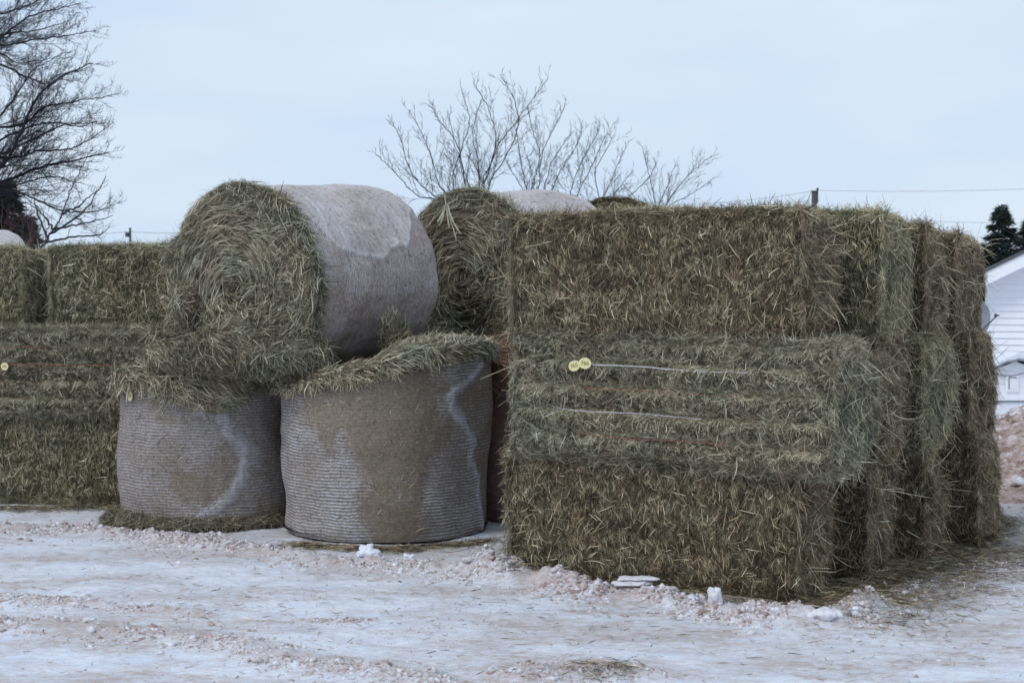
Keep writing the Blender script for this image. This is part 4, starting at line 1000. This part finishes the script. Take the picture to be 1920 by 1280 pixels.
B2 = [[(75, 470), (100, 430), (118, 400), (134, 350), (150, 320), (165, 290)], [(118, 400), (150, 385), (190, 350)], [(100, 430), (150, 420), (212, 405)], [(95, 440), (160, 395), (200, 330)], [(85, 455), (130, 445), (190, 440), (205, 425)], [(90, 450), (70, 400), (60, 360)], [(100, 430), (80, 400), (50, 380)]]
tb = P(70, 590, 19.5); tb[2] = 0
bare_tree(312, tuple(tb), [(l, .017, i == 0) for i, l in enumerate(B2)], 19.5, 'young bare tree leaning right just above the left wall of bales', M['bark'], dens=5.0, lf=.36, up=.7, trunk_r=.06, trunk_top=P(75, 470, 19.5), ang=(.4, .9))
B3 = [[(x0_, 490), (x0_ + dx * .5, 430), (x0_ + dx, yt)] for x0_, dx, yt in ((-20, -10, 390), (0, 5, 385), (20, 5, 395), (38, 10, 400), (52, 12, 405), (66, 15, 415), (80, 14, 425), (30, -15, 400), (60, -10, 410))]
tb = P(35, 590, 24); tb[2] = 0
bare_tree(313, tuple(tb), [(l, .015, True) for l in B3], 24, 'dense reddish brown thicket just above the left wall of bales', M['twig_red'], 'bare shrub', dens=8, lf=.5, up=.5, trunk_r=.06, trunk_top=P(35, 500, 24), name='bare_shrub', ang=(.4, 1.0))

# ------------------------------------------------------------ conifers
M['needles'] = plain('conifer_needles', (.03, .042, .036), .8, .2, .5, 3)
def conifer(seed, base, H, Rb, label, nb=150, den=1.0, z0=.08):
    rng = np.random.default_rng(seed); root = empty('conifer', tuple(base))
    tubes('trunk', [(np.array([[0, 0, 0], [0.02, 0, H * .5], [0, 0, H]]), [H * .016, H * .011, .01])], M['bark'], root, 8)
    V = []; Bt = []
    for i in range(nb):
        t = z0 + (1 - z0) * (i + rng.random()) / nb; a = rng.random() * 2 * pi
        L = Rb * (1 - t) ** .85 * rng.uniform(.7, 1.15) + .12; z = t * H
        d = np.array([cos(a), sin(a), 0.]); sv = np.array([-sin(a), cos(a), 0.])
        n = 7; u = np.linspace(0, 1, n); drp = -.32 * L * u + .26 * L * u ** 2.4
        q = np.outer(u * L, d) + np.outer(drp + z, [0, 0, 1]); Bt.append((q, np.linspace(.02, .006, n)))
        k = int(90 * L * den) + 14
        uu = rng.random(k) ** .8; pos = np.stack([np.interp(uu, u, q[:, j]) for j in range(3)], 1)
        lat = rng.normal(size=k) * .16 * (L ** .5) * (1.1 - uu * .6)
        c = pos + lat[:, None] * sv + np.stack([0 * uu, 0 * uu, -np.abs(rng.normal(size=k)) * .07 - np.abs(lat) * .25], 1)
        dd = nrm(d[None] * .8 + sv * np.sign(lat)[:, None] * .7 + rng.normal(size=(k, 3)) * .35 + [[0, 0, -.15]])
        s = nrm(np.cross(dd, rng.normal(size=(k, 3)))); l = rng.uniform(.08, .2, k)[:, None]; w_ = rng.uniform(.012, .03, k)[:, None]
        V.append(np.stack([c - s * w_, c + s * w_, c + dd * l + s * w_ * .3, c + dd * l - s * w_ * .3], 1).reshape(-1, 3))
    V = np.concatenate(V); tubes('boughs', Bt, M['bark'], root, 4)
    link('crown', mesh_from('crown', V, np.arange(len(V)).reshape(-1, 4), [M['needles']], smooth=False), root)
    return tag(root, label, 'conifer')
def con_at(seed, px, ytop, Y, Rb, label, **k):
    p = P(px, ytop, Y); conifer(seed, (p[0], p[1], 0), p[2], Rb, label, **k)
con_at(401, 1878, 383, 48, 1.75, 'dark spruce with layered boughs standing behind the white house roof', nb=190, den=1.5)
con_at(402, 1936, 396, 50, 1.9, 'second dark spruce cut off by the right photo edge', nb=190, den=1.5)
con_at(403, 1846, 470, 52, 1.5, 'low dark conifer between the hay stack and the house eave', nb=120, den=1.3)
con_at(404, 8, 338, 28, 1.5, 'dark evergreen behind the left bales under the big bare tree', nb=220, den=1.3)
con_at(405, -35, 350, 29, 1.6, 'dark evergreen at the left photo edge beyond the bales', nb=150, den=1.2)
con_at(406, 50, 402, 31, .9, 'smaller dark evergreen crowded beside a taller one above the left wall', nb=110, den=1.1)

# ------------------------------------------------------------ poles and wires
M['pole'] = plain('weathered_pole', (.10, .095, .10), .9, .1, .25, 12)
M['wire'] = plain('wire', (.06, .065, .08), .6, .3, .1, 5)
p = P(1527, 360, 60); pole = empty('utility_pole', (p[0], 60, 0))
tubes('post', [(np.array([[0, 0, 0], [0, 0, p[2]]]), [.14, .115])], M['pole'], pole, 12)
boxes('pole_cap', [((0.0, 0, p[2] + .02), (.26, .26, .05))], M['dark'], pole, .01)
tubes('insulator', [(np.array([[.13, 0, p[2] - .45], [.13, 0, p[2] + .04], [.13, 0, p[2] + .16]]), [.03, .03, .06])], M['dark'], pole, 8)
tag(pole, 'weathered grey utility pole peeking above the top of the right stack', 'utility pole')
wz = P(1531, 357, 60)
def wire(a, b_, sag, label, r=.008, nm='power_line'):
    t_ = np.linspace(0, 1, 40)[:, None]; q = np.array(a) * (1 - t_) + np.array(b_) * t_; q[:, 2] -= sag * 4 * (t_ * (1 - t_))[:, 0]
    o = tubes(nm, [(q, np.full(40, r))], M['wire'], None, 4); return tag(o, label, 'power line')
wire(wz, P(2050, 348, 60), .12, 'overhead wire running right from the pole above the right stack', .006)
wire(wz, P(1280, 384, 60), .10, 'overhead wire sloping down left from the pole above the right stack', .006)
wire(P(1700, 412, 58), P(1990, 416, 58), .08, 'lower overhead wire passing behind the dark spruce', .006)
p = P(244, 427, 110); pole = empty('utility_pole', (p[0], 110, 0))
tubes('post', [(np.array([[0, 0, 0], [0, 0, p[2]]]), [.10, .085])], M['pole'], pole, 8)
boxes('transformer', [((-.22, 0, P(240, 440, 110)[2]), (.26, .26, .34))], M['dark'], pole, .02)
tag(pole, 'far thin utility pole with a small transformer above the left wall', 'utility pole')
wire(P(150, 436, 110), P(244, 434, 110), .1, 'faint wire left of the far utility pole', .014)
wire(P(244, 434, 110), P(420, 430, 110), .2, 'faint wire right of the far utility pole', .014)
